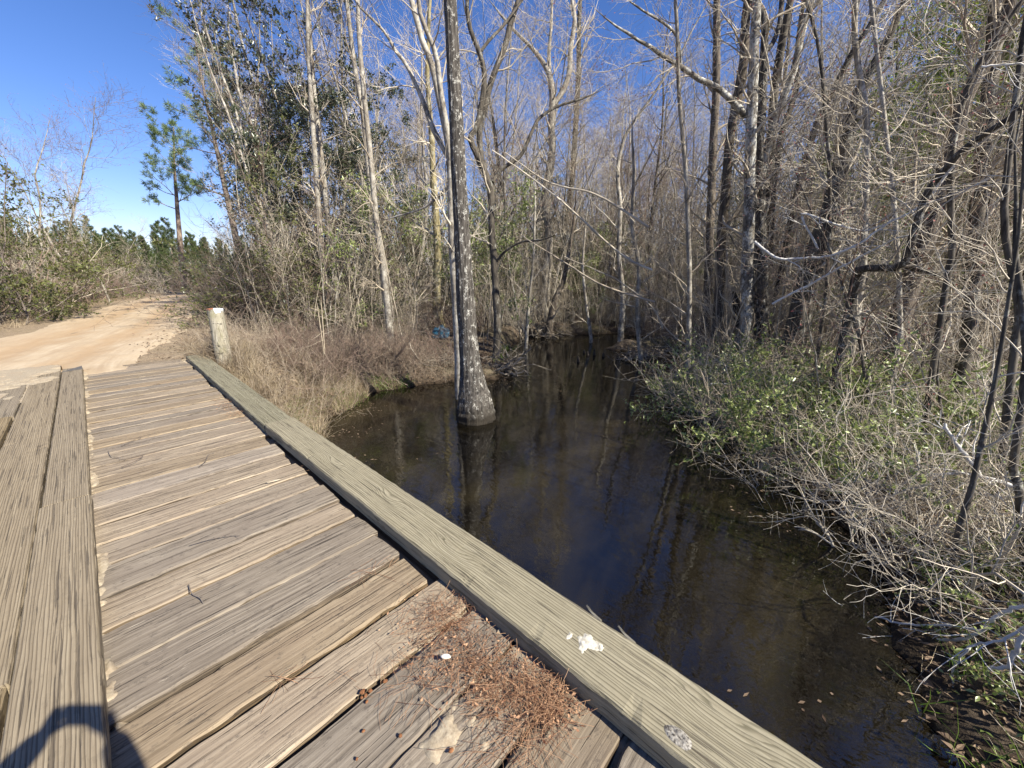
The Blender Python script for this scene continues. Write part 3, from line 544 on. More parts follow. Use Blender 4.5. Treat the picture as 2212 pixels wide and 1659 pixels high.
# ---------------------------------------------------------------- hero trees, traced and set at their own distance
def hero(name, label, cat, limbs, d, bark, twig=M_TWIG, seed=0, sides=12, n1=10, n2=6, n3=4, L1=(.8, 2.2), ext=None, t0=.25, buds=False, group=None, spreadd=.5, rough=.0, up=.05, ridges=0):
    """limbs: list of (points (u, v[, d]), half widths px, extra metres beyond the last point)"""
    g = np.random.default_rng(seed); tm = MB(); cm = MB(); allP = []; allR = []
    base = None
    for li, lb in enumerate(limbs):
        pts, hwid, ex = lb[:3]; dd = lb[3] if len(lb) > 3 else 0
        P = []; R = []; n = len(pts)
        for i, p in enumerate(pts):
            di = (p[2] if len(p) > 2 else d) + dd * i / max(1, n - 1); q = pd(p[0], p[1], di); P.append(q)
            w = np.interp(i / (n - 1), np.linspace(0, 1, len(hwid)), hwid); R.append(w * pxm(p[0], p[1], di) * .97)
        P = np.array(P); R = np.array(R)
        if li == 0 and d > 0:                     # carry the foot down into the ground
            gd = P[0] - P[1]; gd = unit(gd * [1, 1, 0] * .6 + [0, 0, -abs(gd[2]) - .3 * np.linalg.norm(gd)]); q = P[0].copy(); st = []
            while q[2] > min(H1(q[0], q[1]), WATER + 9) - .25 and len(st) < 60: q = q + gd * .3; st.append(q.copy())
            if len(st) > 1: st = st[::2] if len(st) % 2 else st[1::2]; P = np.vstack([np.array(st)[::-1], P]); k_ = len(st); R = np.concatenate([np.full(k_, R[0]) * np.linspace(1.15, 1, k_), R])
        if base is None: base = P[0].copy()
        m = max(10, int(np.linalg.norm(np.diff(P, axis=0), axis=1).sum() / (.05 if ridges else .22))); u = np.linspace(0, 1, m)
        S = catmull(P, m); Rr = np.interp(u, np.linspace(0, 1, len(R)), R)
        if ex:
            k = max(4, int(ex / .35)); dr = unit(S[-1] - S[-4]); E = paths(g, S[-1:], dr[None], ex, k, .07, .04)[0, 1:]
            S = np.vstack([S, E]); Rr = np.concatenate([Rr, Rr[-1] * np.linspace(1, .15, k)])
        S = S + g.normal(0, .25, S.shape) * (Rr[:, None] * (0 if ridges else .12))
        if rough:
            Rr = Rr * (1 + rough * fbm(np.arange(len(Rr)) * .35, np.full(len(Rr), seed + li)))
        rm = None; sd_ = sides if li == 0 else max(6, sides - 4)
        if ridges:
            a_ = np.arange(sd_) * 2 * PI / sd_; hgt_ = np.concatenate([[0], np.cumsum(np.linalg.norm(np.diff(S, axis=0), axis=1))]); AA, HH = np.meshgrid(a_, hgt_)
            tw = AA + .12 * np.sin(HH * 1.3); fl = np.exp(-np.maximum(0, HH - .2) / .45)
            rg_ = np.abs(fbm(np.cos(tw) * ridges + 7, np.sin(tw) * ridges + HH * .9, 3)); rm = (1 + .16 * (rg_ - .2) + .07 * fl * np.cos(tw * 5 + 1) + .05 * fl * np.cos(tw * 8))[None]
        tm.tubes(S - base, Rr, sd_, rmod=rm)
        allP.append(S - base); allR.append(Rr)
    for S, Rr in zip(allP, allR):
        K = 24; u = np.linspace(0, 1, K); x = np.concatenate([[0], np.cumsum(np.linalg.norm(np.diff(S, axis=0), axis=1))]); x = x / x[-1]; Sp = np.stack([np.interp(u, x, S[:, i]) for i in range(3)], 1)[None]; Rp = np.interp(u, x, Rr)[None]
        ln = np.linalg.norm(S[-1] - S[0]); nb = max(3, int(n1 * ln / 6))
        A, Ra = grow(g, Sp, Rp, nb, t0, 1, (30, 70), L1, 8, .14, up, 0, .33, .25, .006, .3); cm.tubes(A, Ra, 5)
        B, Rb = grow(g, A, Ra, n2, .15, 1, (25, 65), (.35, 1.1), 6, .16, .03, 0, .55, .4, .0042, .3); cm.tubes(B, Rb, 3)
        C, Rc = grow(g, B, Rb, n3, .2, 1, (25, 60), (.15, .5), 4, .15, .02, 0, .7, .5, .003, .2); cm.tubes(C, Rc, 3)
        if buds:
            e = C[:, -1]; cm.leaves(e, g.normal(size=e.shape), g.normal(size=e.shape), g.uniform(.02, .045, len(e)), g.uniform(.015, .03, len(e)), .3, 1)
    r = two(name, tm, cm, bark, [twig, M_REDBUD] if buds else twig); r.location = base
    tag(r, label, cat, group); USED.add(r.name); return r
def l2(*p): return [R2(*q) + tuple(r for r in ()) for q in p]
def l3(*p): return [R3(*q) for q in p]
def l6(*p): return [R6(*q) for q in p]

hero('tupelo_tree', 'big dark furrowed trunk with swollen base standing in the water, lichen spotted', 'tree',
     [([(1030, 935), (1028, 905), (1027, 888), (1025, 862), (1021, 830), (1018, 800), (1012, 740), (1003, 600), (995, 450), (985, 250), (972, 0)], [46, 43, 41, 36, 29.5, 25, 21.5, 19, 17, 15.5, 13.5], 5.5)],
     7.05, M_TUP, seed=1, sides=72, ridges=5.5, n1=7, t0=.62, L1=(.8, 2.4), rough=.06)
hero('lichened_tree', 'pale lichened trunk close behind the big dark tupelo, forking high to the left', 'tree',
     [([R2(572, 1420), R2(570, 1330), R2(560, 1150), R2(545, 900), R2(540, 700), R2(532, 560), R2(505, 420), R2(465, 240), R2(430, 150), R2(390, 0)], [13, 11.5, 11, 10, 9.5, 8, 7, 6.5, 6], 5),
      ([R2(534, 600), R2(470, 480), R2(430, 370), R2(370, 240), R2(330, 190), R2(290, 120), R2(200, 30)], [6, 6, 5, 4.5, 4, 3, 2.5], 2, .8),
      ([R2(541, 640), R2(520, 470), R2(497, 330), R2(480, 200), R2(425, 60), R2(410, -60)], [7, 6.5, 6, 5, 4], 3, -.5),
      ([R2(530, 700), R2(490, 735), R2(440, 775), R2(370, 800)], [4.5, 3.5, 2.5, 2], .8, .6)],
     8.4, M_PALE, seed=2, n1=9, L1=(.7, 2))
hero('forked_tree', 'grey mossy trunk right of the dark tupelo, forking low into two rising limbs', 'tree',
     [([R2(702, 1345), R2(708, 1310), R2(712, 1200), R2(706, 1100), R2(700, 1000), R2(690, 860), R2(688, 730), R2(680, 690), R2(650, 610), R2(610, 520), R2(635, 470), R2(660, 330), R2(655, 230), R2(610, 110), R2(598, 30)], [9.5, 8.5, 8.5, 8, 8, 7.5, 7.5, 8, 7, 6.5, 6, 6, 5.5, 5, 4.5], 4),
      ([R2(684, 700), R2(650, 590), R2(645, 480), R2(665, 400), R2(690, 300), R2(740, 170), R2(760, 90), R2(790, 0)], [7, 6.5, 6.5, 6.5, 6, 6, 5.5], 4, .8),
      ([R2(650, 190), R2(690, 140), R2(730, 100), R2(760, 60)], [3.5, 3, 2.5], 2, .4),
      ([R2(692, 680), R2(730, 630), R2(800, 580), R2(845, 480), R2(870, 440), R2(930, 400), R2(1010, 375)], [4.5, 4, 4, 3.5, 3, 2.2], 1, 1.2),
      ([R2(706, 980), R2(740, 940), R2(800, 905), R2(860, 900)], [3, 2.4, 2], .6, -.6)],
     12.2, M_DARK, seed=3, n1=8)
hero('mossy_tree', 'trunk with yellow mossy foot beside the blue bag on the bank', 'tree',
     [([R2(500, 1250), R2(488, 1190), R2(483, 1100), R2(488, 950), R2(480, 780), R2(470, 640), R2(465, 500), R2(450, 300), R2(455, 100)], [17, 12, 9, 8.5, 8, 7, 6, 5, 4], 3)],
     17.0, bark('bark_mossy', (.09, .075, .04), (.30, .255, .13), (.40, .385, .30), .5, .66, .3, 12, 3, 0), seed=4, n1=10)
hero('sinuous_tree', 'tall grey tree with a bent upper stem, right of centre against the sky', 'tree',
     [([R2(895, 1210), R2(890, 1100), R2(905, 900), R2(890, 740), R2(905, 640), R2(917, 550), R2(912, 470), R2(916, 380), R2(908, 290), R2(875, 225), R2(840, 180), R2(780, 120)], [13, 10, 9, 9, 8.5, 8, 7.5, 7, 6, 5, 4, 3], 1.5),
      ([R2(914, 400), R2(955, 340), R2(980, 270), R2(985, 180), R2(1000, 80), R2(990, 0)], [6, 6, 6, 5, 4], 3, 1),
      ([R2(910, 300), R2(905, 200), R2(912, 100), R2(915, 20)], [4, 3.5, 3], 2, 1)],
     19.0, M_PALE, seed=5, n1=10)
hero('slim_dark_tree', 'slim straight dark stem rising beside the bent grey tree', 'tree',
     [([R2(900, 1180), R2(935, 1000), R2(965, 850), R2(990, 680), R2(1003, 480), R2(1014, 300), R2(1016, 120), R2(1020, 0)], [8, 6.5, 6, 6, 5.5, 5, 4.5], 4)],
     20.5, M_DARK, seed=6, n1=9)
# the cluster on the right bank
hero('brown_tree', 'straight brown barked trunk, leftmost of the tall cluster on the right bank', 'tree',
     [([R3(258, 1560), R3(265, 1500), R3(288, 1200), R3(292, 1000), R3(310, 800), R3(332, 550), R3(360, 400), R3(385, 250), R3(392, 100), R3(402, 0)], [15, 13, 11, 10, 9.5, 9.5, 10, 9.5, 9, 8.5], 5)],
     11.6, M_BROWN, seed=7, n1=7)
hero('white_lichen_tree', 'white lichened trunk with a dark hollow foot, throwing a long limb to the left', 'tree',
     [([R3(352, 1550), R3(365, 1450), R3(395, 1300), R3(395, 1150), R3(405, 950), R3(410, 700), R3(416, 500), R3(425, 300), R3(430, 150), R3(440, 0)], [15, 13, 11.5, 11.5, 11.5, 11, 11, 10.5, 9.5, 9], 5),
      ([R3(395, 470), R3(335, 405), R3(270, 350), R3(200, 318), R3(130, 270), R3(60, 228), R3(0, 185), R3(-40, 165)], [7, 6.5, 6, 5.5, 5, 4.5, 4, 3], 1.0, -1.6),
      ([R3(130, 270), R3(122, 170), R3(95, 120), R3(40, 80), R3(-20, 45)], [3.5, 3, 3, 2.5, 2], .8, -2.0)],
     10.6, M_LICH, seed=8, n1=8, buds=True)
hero('dark_hollow', 'black shape standing in for the shaded hollow in the foot of the white lichened trunk', 'trunk hollow',
     [([R3(395, 1540), R3(392, 1480), R3(380, 1400), R3(370, 1330), R3(355, 1230), R3(345, 1180)], [13, 11, 11, 10, 7, 3], 0)], 10.9, bark('hollow_black', (.008, .007, .006), (.03, .026, .022), (.06, .05, .045), .6, .8), seed=9, n1=0, n2=1, n3=1)  # near-black stub stands in for the trunk's hollow, its shade put into the colour
hero('mottled_tree', 'dark mottled trunk just right of the white lichened one, tops splitting', 'tree',
     [([R3(455, 1520), R3(455, 1350), R3(462, 1100), R3(456, 950), R3(450, 760), R3(446, 600), R3(458, 450), R3(466, 250), R3(470, 130), R3(455, 40), R3(380, -10)], [13, 12.5, 11, 10.5, 10, 9.5, 9, 8, 7, 6, 5], 2),
      ([R3(468, 210), R3(500, 180), R3(530, 100), R3(540, 0)], [5.5, 5, 5], 3, .4)],
     11.0, M_TUP, seed=10, n1=8, buds=True)
hero('leaning_lichen_tree', 'slender pale lichened trunk leaning right out of the cluster', 'tree',
     [([R3(440, 900), R3(440, 790), R3(470, 660), R3(505, 510), R3(545, 400), R3(590, 280), R3(622, 130), R3(662, 0)], [8, 8, 8, 8, 7.5, 7, 6.5, 6], 4)],
     11.1, M_LICH, seed=11, n1=10, buds=True)
hero('grey_tree', 'grey trunk rising between the mottled trunk and the leaning pale one', 'tree',
     [([R3(470, 980), R3(485, 800), R3(498, 600), R3(505, 430), R3(520, 300), R3(545, 150), R3(575, 0)], [8, 8, 8, 8.5, 8.5, 8, 7], 4)],
     11.9, M_DARK, seed=12, n1=8)
hero('thin_leaning_tree', 'thin dark stem leaning right of the cluster, ending in a fork', 'tree',
     [([R3(560, 980), R3(600, 780), R3(650, 600), R3(690, 480), R3(735, 390), R3(775, 310), R3(820, 220)], [6, 6, 6, 6, 5.5, 5], 3),
      ([R3(490, 1080), R3(500, 820), R3(535, 560), R3(575, 440), R3(600, 350), R3(600, 230), R3(620, 60)], [6.5, 6.5, 6, 5.5, 5, 4.5], 3, .5)],
     12.5, M_DARK, seed=13, n1=10)
hero('straight_dark_tree', 'straight dark trunk standing left behind the right bank cluster', 'tree',
     [([R3(240, 1180), R3(250, 900), R3(262, 600), R3(272, 400), R3(276, 200), R3(276, 0)], [9, 8.5, 8.5, 8, 8, 7], 5)],
     15.0, M_BROWN, seed=14, n1=9)
hero('leaning_giant', 'thick dark ivy-clad trunk leaning right in the tangle, moss on its foot', 'tree',
     [([R3(575, 1480), R3(600, 1330), R3(645, 1150), R3(690, 1000), R3(735, 860), R3(775, 680), R3(805, 540), R3(835, 420), R3(880, 320), R3(960, 180), R3(1020, 40)], [24, 22, 22, 21, 18, 16, 14, 12, 10, 8, 6], 3)],
     10.2, M_DARK, seed=15, n1=16, n2=7)
hero('leaning_grey_tree', 'thick grey trunk leaning far right behind the bent bough', 'tree',
     [([R3(985, 1500), R3(1010, 1330), R3(1060, 1150), R3(1130, 950), R3(1190, 760), R3(1240, 560), R3(1300, 360), R3(1390, 220), R3(1440, 90), R3(1475, -20)], [20, 19, 19, 18, 16, 14, 12, 11, 9], 4)],
     8.8, M_BROWN, seed=16, n1=16, n2=7)
hero('bent_tree', 'dark sinuous bough bending level then rising to the right edge', 'tree',
     [([R3(800, 1330), R3(820, 1230), R3(835, 1150), R3(848, 1095), R3(900, 1085), R3(970, 1085), R3(1030, 1075), R3(1065, 980), R3(1095, 880), R3(1125, 790), R3(1190, 700), R3(1260, 620), R3(1340, 555), R3(1450, 490), R3(1530, 420)], [9, 9, 9, 9, 8, 8, 8, 8, 7.5, 7, 7, 6.5, 6, 6, 6], 2.5, -1.5),
      ([R3(1010, 1080), R3(1080, 1088), R3(1155, 1110)], [7, 6, 4], .1, -.4), ([R3(1190, 700), R3(1150, 672), R3(1110, 680)], [6, 5, 5], 0, -.3)],
     7.8, M_TUP, seed=17, n1=12, n2=7)
hero('upright_tree', 'straight dark trunk in the upper right corner, vines beside it', 'tree',
     [([R3(1300, 1350), R3(1320, 1000), R3(1345, 720), R3(1375, 450), R3(1400, 150), R3(1412, 0)], [13, 13, 13, 13, 13, 12], 4)],
     9.5, M_DARK, seed=18, n1=14)
for i, (pts, w, d, lab) in enumerate([
    ([R3(1500, 1250), R3(1440, 900), R3(1470, 560), R3(1521, 120)], [7, 6, 5], 6.2, 'bare grey stem arching along the right edge of the picture'),
    ([R3(870, 1100), R3(880, 800), R3(885, 500), R3(840, 200), R3(838, 0)], [7, 6, 5.5, 5], 8.6, 'upright grey sapling stem crossing in front of the leaning ivy trunk'),
    ([R3(720, 1180), R3(735, 800), R3(720, 500), R3(690, 200), R3(640, 0)], [4, 4, 3.5, 3], 8.2, 'slim twiggy sapling between the pale leaning tree and the ivy trunk'),
    ([R3(160, 1480), R3(165, 1100), R3(150, 700), R3(125, 400), R3(115, 100)], [6, 5, 4.5, 4], 9.0, 'pale twiggy sapling standing left of the brown barked trunk'),
    ([R3(1230, 1000), R3(1225, 650), R3(1290, 360), R3(1400, 170), R3(1500, 20)], [6, 6, 5, 5], 7.2, 'brown sapling stem sweeping up toward the upper right corner'),
    ([R3(1020, 1320), R3(1000, 900), R3(960, 520), R3(930, 250), R3(900, 0)], [5, 5, 4, 4], 7.6, 'tall thin sapling right of the leaning ivy trunk, bare twigged')]):
    hero('sapling', lab, 'sapling', [(pts, w, 2.5)], d, M_DARK if i % 2 == 0 else M_PALE, M_TWIG, seed=40 + i, sides=7, n1=16, n2=6, n3=4, L1=(.6, 1.7), t0=.1, buds=i in (2, 4))
hero('leaning_sapling', 'dark slim sapling leaning over the near right bank with lichen', 'sapling',
     [(l6((1130, 1120), (1150, 1060), (1180, 900), (1200, 760), (1235, 640), (1260, 560), (1285, 440), (1310, 330), (1340, 190), (1365, 60), (1400, -160), (1440, -420)), [9, 8, 7, 6.5, 6, 5.5, 5, 5, 4.5, 4, 3.5, 3], 2)], 4.5, M_DARK, seed=20, sides=9, n1=8, n2=4, n3=3, L1=(.5, 1.2))
hero('edge_stem', 'crooked grey stem at the right edge above the near bank', 'sapling',
     [(l6((1470, 900), (1452, 780), (1440, 640), (1445, 570), (1418, 520), (1425, 420), (1450, 260), (1470, 60)), [7, 7, 7, 8, 7, 7, 6], 2)], 4.9, M_DARK, seed=21, sides=9, n1=8, L1=(.5, 1.2))
# the two straight stems of the big clump, left of the tupelo
for i, (pts, w, d, lab, bk) in enumerate([
    ([R2(310, 1250), R2(285, 1000), R2(262, 860), R2(240, 620), R2(215, 380), R2(195, 150), R2(190, 0)], [8, 7, 6.5, 6, 5.5, 5, 4], 13.5, 'straight pale thin trunk left of the tupelo, right one of a close pair', M_PALE),
    ([R2(300, 1230), R2(275, 950), R2(240, 740), R2(210, 440), R2(175, 230), R2(150, 20)], [7, 6, 6, 5.5, 5, 4], 14.5, 'straight pale thin trunk left of the tupelo, left one of a close pair', M_PALE),
    ([R2(45, 830), R2(30, 600), R2(15, 380), R2(5, 200), R2(0, 0)], [6, 5.5, 5, 4.5, 4], 15.5, 'tall pale trunk clear against the evergreen leaves, left of the pale pair', M_PALE),
    ([(640, 590), (622, 520), (600, 470), (580, 420), (568, 360), (555, 300), (540, 260)], [7, 6.5, 6, 5, 4, 3], 19, 'pale slanting trunk leaning left through the evergreen leaves', M_PALE),
    ([(700, 400), (690, 300), (678, 200), (672, 120), (668, 60), (664, 0)], [6, 5.5, 5.5, 5, 4.5], 17, 'tall straight pale stem rising through the top of the evergreens', M_PALE),
    ([(545, 170), (530, 120), (515, 60), (505, 10)], [3, 3, 2.5], 22, 'white thin stem near the left end of the evergreens', M_LICH),
    ([R2(1175, 1210), R2(1180, 1100), R2(1165, 950), R2(1170, 780), R2(1160, 640), R2(1185, 520), R2(1225, 450)], [7, 6, 5.5, 5, 4.5, 4, 3], 16.5, 'wavering grey sapling across the water, twisting to the right', M_PALE),
    ([R2(1250, 1370), R2(1235, 1180), R2(1240, 1000), R2(1215, 850), R2(1220, 700)], [6, 5, 4.5, 4], 12.6, 'bent pale sapling standing in the water beside the debris island', M_PALE),
    ([R2(820, 1265), R2(830, 1120), R2(845, 980), R2(850, 820)], [4, 3.5, 3, 2.5], 14.5, 'thin pale pole stem beside the far mud island', M_PALE),
    ([R2(1060, 1255), R2(1045, 1150), R2(1030, 1000), R2(1040, 850)], [4, 3.5, 3, 2], 16, 'thin pale stem right of the far mud island', M_PALE),
    ([R2(905, 1225), R2(925, 1130), R2(960, 1040), R2(985, 900)], [9, 8, 5, 4], 17.4, 'dark leaning stump stem on the far mud island', M_BROWN)]):
    hero('slim_tree' if i < 7 else 'sapling', lab, 'tree' if i < 7 else 'sapling', [(pts, w, 5 if i < 7 else 2)], d, bk, M_TWIG, seed=60 + i, sides=8, n1=9, n2=5, n3=4, L1=(.7, 1.8), t0=.15)
# ---------------------------------------------------------------- the wood: copies of a few plants of each kind
def spot(u, d):
    r = ray(u, 600); k = d / math.hypot(r[0], r[1]); return r[0] * k, r[1] * k
def tallpine(seed, base, top, d, **k):
    x, y = spot(base[0], d); z = H1(x, y); p = pd(top[0], top[1], d); H = p[2] - z
    o = pine(seed, H, **k); o.location = (x, y, z); o.rotation_euler = (-(p[1] - y) / H, (p[0] - x) / H, 0); return o
tag(tallpine(101, (396, 622), (346, 262), 44, t0=.52, nl=20, L=(1.6, 4.0), sub=5, r0=.27, nn=34), 'tall lone pine with a bare trunk rising beside the far road bend', 'pine tree', 'x'); 
tag(tallpine(102, (520, 640), (440, 50), 33, t0=.42, nl=30, L=(2.2, 4.2), sub=6, r0=.26, nn=24), 'tall pine showing behind the left end of the evergreen trees', 'pine tree')
for o in COL.objects:
    if o.get('group') == 'x': del o['group']
def scatter(protos, spots, seed, smin, smax, label, cat, group, tilt=.06, ok=None, sink=.05, low=0):
    g = np.random.default_rng(seed); n = 0
    for i, (u, d) in enumerate(spots):
        x, y = spot(u, d)
        if ok and not ok(x, y): continue
        z = max(H1(x, y), WATER - .5) - sink
        put(protos[int(g.integers(len(protos)))], (x, y, z), g.random() * 6.28, g.uniform(smin, smax) * (min(1, (.62 * d + 2.2) / low) if low else 1), (g.normal(0, tilt), g.normal(0, tilt)), label if isinstance(label, str) else label[n % len(label)], cat, group); n += 1
    return n
def rd(x, y): return float(rdist(np.array([x]), np.array([y]))[0])
def wd(x, y): return float(wdist(np.array([x]), np.array([y]))[0])
def uof(x, y): f = x * F0[0] + y * F0[1]; r = x * RT[0] + y * RT[1]; return 1106 + FPX * r / max(f * .9617, .01)
def clearv(x, y): return not (895 < uof(x, y) < 990 and math.hypot(x, y) < 17.4)
dry = lambda x, y: wd(x, y) > .15 and rd(x, y) > 3.9 and clearv(x, y)
offroad = lambda x, y: rd(x, y) > 3.6
rr_ = np.random.default_rng(11)
def rand_spots(n, u0, u1, d0, d1): return [(rr_.uniform(u0, u1), math.sqrt(rr_.uniform(d0 * d0, d1 * d1))) for _ in range(n)]
# evergreens right of the road
EV = [evergreen(201, 14, .11, 28, 17000, .16), evergreen(202, 12.5, .10, 26, 16000, .15), evergreen(203, 15, .12, 30, 18000, .16, gap=.08)]
for i, (u, d, s, lab) in enumerate([(556, 25, 1.0, 'leftmost dark evergreen tree overhanging the road bend'), (585, 19.5, .86, 'dark evergreen tree at the wood edge beside the road, lower branches to the ground'),
        (610, 24, 1.1, 'tall dark evergreen tree behind the slanting pale trunk'), (640, 18.5, .95, 'glossy evergreen tree right of the slanting pale trunk'), (690, 22, 1.1, 'evergreen tree with the straight pale stem in front of it'),
        (745, 19, .95, 'evergreen tree halfway between the road and the tupelo'), (800, 22, 1.05, 'evergreen tree behind the close pair of pale trunks'), (850, 25, 1.0, 'evergreen tree behind the left limbs of the lichened tree'),
        (905, 21, .68, 'lower evergreen tree just left of the tupelo trunk'), (1120, 25, .62, 'half-height evergreen tree behind the forked tree'), (1215, 27, .66, 'half-height evergreen tree behind the bent grey tree'), (1330, 30, .6, 'half-height evergreen tree across the water right of centre'),
        (625, 16.5, .78, 'near evergreen tree left of the pale slanting trunk foot'), (700, 16.5, .74, 'near evergreen tree under the straight pale stem'), (830, 17.5, .82, 'near evergreen tree right of the close pair of pale trunks'), (1270, 23, .5, 'small evergreen tree left of the twisting grey sapling'), (1060, 21, .56, 'small evergreen tree right behind the tupelo'), (1170, 24, .5, 'small evergreen tree behind the forked tree, right side'), (1420, 26, .5, 'small evergreen tree far across the water, right end'), (1370, 24, .42, 'lowest evergreen tree across the water')]):
    x, y = spot(u, d); put(EV[i % 3], (x, y, H1(x, y) - .1), rr_.random() * 6, s, (rr_.normal(0, .04), rr_.normal(0, .04)), lab, 'evergreen tree', 'dark evergreen trees in the wood')
# bare trees
BT = [bare_tree(211, 15, .12, 20, t0=.2, dens=1.05), bare_tree(212, 12, .09, 18, .07, t0=.15, dens=1.0), bare_tree(213, 17, .14, 20, .05, bark=M_DARK, t0=.25, dens=1.0), bare_tree(214, 11, .08, 16, .08, twig=M_TWIGB, buds=True, t0=.35, dens=1.0), bare_tree(215, 15, .11, 18, .07, bark=M_PALE, t0=.2, dens=1.0), bare_tree(216, 13, .09, 20, .07, (20, 45), t0=.15, dens=1.0)]
n = scatter(BT, [(u, d) for u, d in (rand_spots(30, 590, 900, 24, 42) + rand_spots(30, 880, 1130, 17, 40))], 1, .75, 1.15, 'bare grey tree of the wood between the road and the tupelo', 'tree', 'bare trees of the wood left of the tupelo', ok=dry)
n = scatter(BT, rand_spots(100, 1100, 1620, 18.5, 42), 2, .7, 1.1, 'bare grey tree of the wood beyond the far end of the water', 'tree', 'bare trees beyond the water', ok=dry, low=16)
n = scatter(BT, rand_spots(88, 1600, 2260, 12.5, 42), 3, .75, 1.15, 'bare grey tree of the wood behind the right bank cluster', 'tree', 'bare trees of the right bank wood', ok=dry, low=16)
n = scatter(BT, [(2270, 11), (2450, 13), (2600, 12)], 4, .8, 1.1, 'bare tree standing close at the right edge', 'tree', 'bare trees at the right edge', ok=dry, low=14)
# saplings
SP = [sapling(221, 5.5, .026), sapling(222, 4.2, .02, 10, .11), sapling(223, 6.5, .03, 13, .07, M_DARK, M_TWIGB), sapling(224, 5, .022, 12, .10, twig=M_TWIGB), sapling(225, 7, .034, 12, .08)]
n = scatter(SP, rand_spots(52, 600, 1130, 13.5, 24), 5, .7, 1.25, 'bare sapling in the thicket between the road and the tupelo', 'sapling', 'saplings left of the tupelo', .12, dry)
n = scatter(SP, rand_spots(56, 1090, 1560, 15.5, 25), 6, .6, 1.1, 'bare sapling on the far bank beyond the water', 'sapling', 'saplings of the far bank', .12, lambda x, y: rd(x, y) > 4 and wd(x, y) > -.3)
n = scatter(SP, rand_spots(84, 1560, 2260, 10.5, 22), 7, .7, 1.25, 'bare sapling in the tangle of the right bank', 'sapling', 'saplings of the right bank', .16, dry)
n = scatter(SP, rand_spots(9, 1820, 2330, 6.4, 9), 8, .6, .95, 'near bare sapling above the leafy bushes of the right bank', 'sapling', 'near saplings of the right bank', .2, dry)
# leafy saplings (small evergreen leaves)
LS = [sapling(226, 5.5, .026, 12, .09, leaf=M_SHRUB, nleaf=1600, lsize=.11, name='leafy_sapling'), sapling(227, 6, .03, 13, .09, leaf=M_OLIVE, nleaf=1800, lsize=.11, name='leafy_sapling')]
n = scatter(LS, rand_spots(34, 640, 1130, 14, 26), 9, .7, 1.15, 'green leaved sapling among bare stems left of the tupelo', 'leafy sapling', 'leafy saplings left of the tupelo', .1, dry)
n = scatter(LS, rand_spots(30, 1100, 1600, 17, 28), 10, .6, 1.0, 'green leaved sapling on the far bank beyond the water', 'leafy sapling', 'leafy saplings of the far bank', .1, dry)
n = scatter(LS, rand_spots(20, 1750, 2300, 12, 20), 12, .8, 1.3, 'green leaved sapling in the tangle of the right bank', 'leafy sapling', 'leafy saplings of the right bank', .12, dry)
BG = evergreen(228, 9, .07, 24, 4200, .11, M_BRIGHT, M_DARK, .45, (.14, .24), 'leafy_tree', .02)
for u, d, s, lab in [(2130, 12.6, 1.25, 'tree with bright yellow-green leaves in the upper right corner'), (1960, 15.5, 1.05, 'thinly leaved green tree behind the leaning trunks, upper right'), (2250, 12, .95, 'bright leaved tree cut by the right edge')]:
    x, y = spot(u, d); put(BG, (x, y, H1(x, y)), u, s, (0, 0), lab, 'tree', 'leafy trees of the right bank')
# bare thickets
TH = [thicket(231), thicket(232, 20, (1.0, 2.2), .8, M_TWIGB), thicket(233, 12, (2, 4), .4), thicket(234, 22, (1.2, 2.6), .9, M_DEAD if 0 else M_TWIG, wig=.22)]
edge = lambda x, y: wd(x, y) > .1 and rd(x, y) > 3.5 and clearv(x, y)
BW = [thicket(235, 20, (1.4, 2.8), .6, M_TWIGD), thicket(236, 18, (1.2, 2.6), .7, M_TWIGB, M_OLIVE, 3800, .07)]
n = scatter(BW, rand_spots(44, 500, 760, 14.5, 24), 113, .9, 1.5, 'dark brown brush at the wood corner between the road and the tupelo', 'bush', 'dark brush of the wood corner', .1, edge)
n = scatter(TH, rand_spots(46, 660, 1000, 13, 26), 13, .7, 1.2, 'tangled bare bush at the foot of the wood left of the tupelo', 'bush', 'bare bushes left of the tupelo', .1, edge)
n = scatter(TH, rand_spots(55, 1090, 1560, 15.5, 28), 14, .6, 1.0, 'tangled bare bush on the far mud bank', 'bush', 'bare bushes of the far bank', .1, edge)
n = scatter(TH, rand_spots(60, 1560, 2260, 10, 19), 15, .7, 1.2, 'tangled bare bush beneath the right bank trees', 'bush', 'bare bushes of the right bank', .1, edge)
# dense dark bushes where the wood meets the road
DB = [thicket(241, 18, (1.5, 3), .6, M_TWIGD, M_BAY, 3200, .10, 'evergreen_bush'), thicket(242, 16, (1.2, 2.4), .7, M_TWIGD, M_OLIVE, 3000, .09, 'evergreen_bush')]
n = scatter(DB, [(520, 24), (545, 20.5), (566, 18), (590, 17), (506, 30), (640, 16), (690, 16), (545, 23), (610, 21), (740, 16.5)], 16, 1.0, 1.5, ['dark dense bush at the wood corner beside the road', 'olive dense bush under the evergreens'], 'bush', 'dense bushes at the wood edge', .08, offroad)
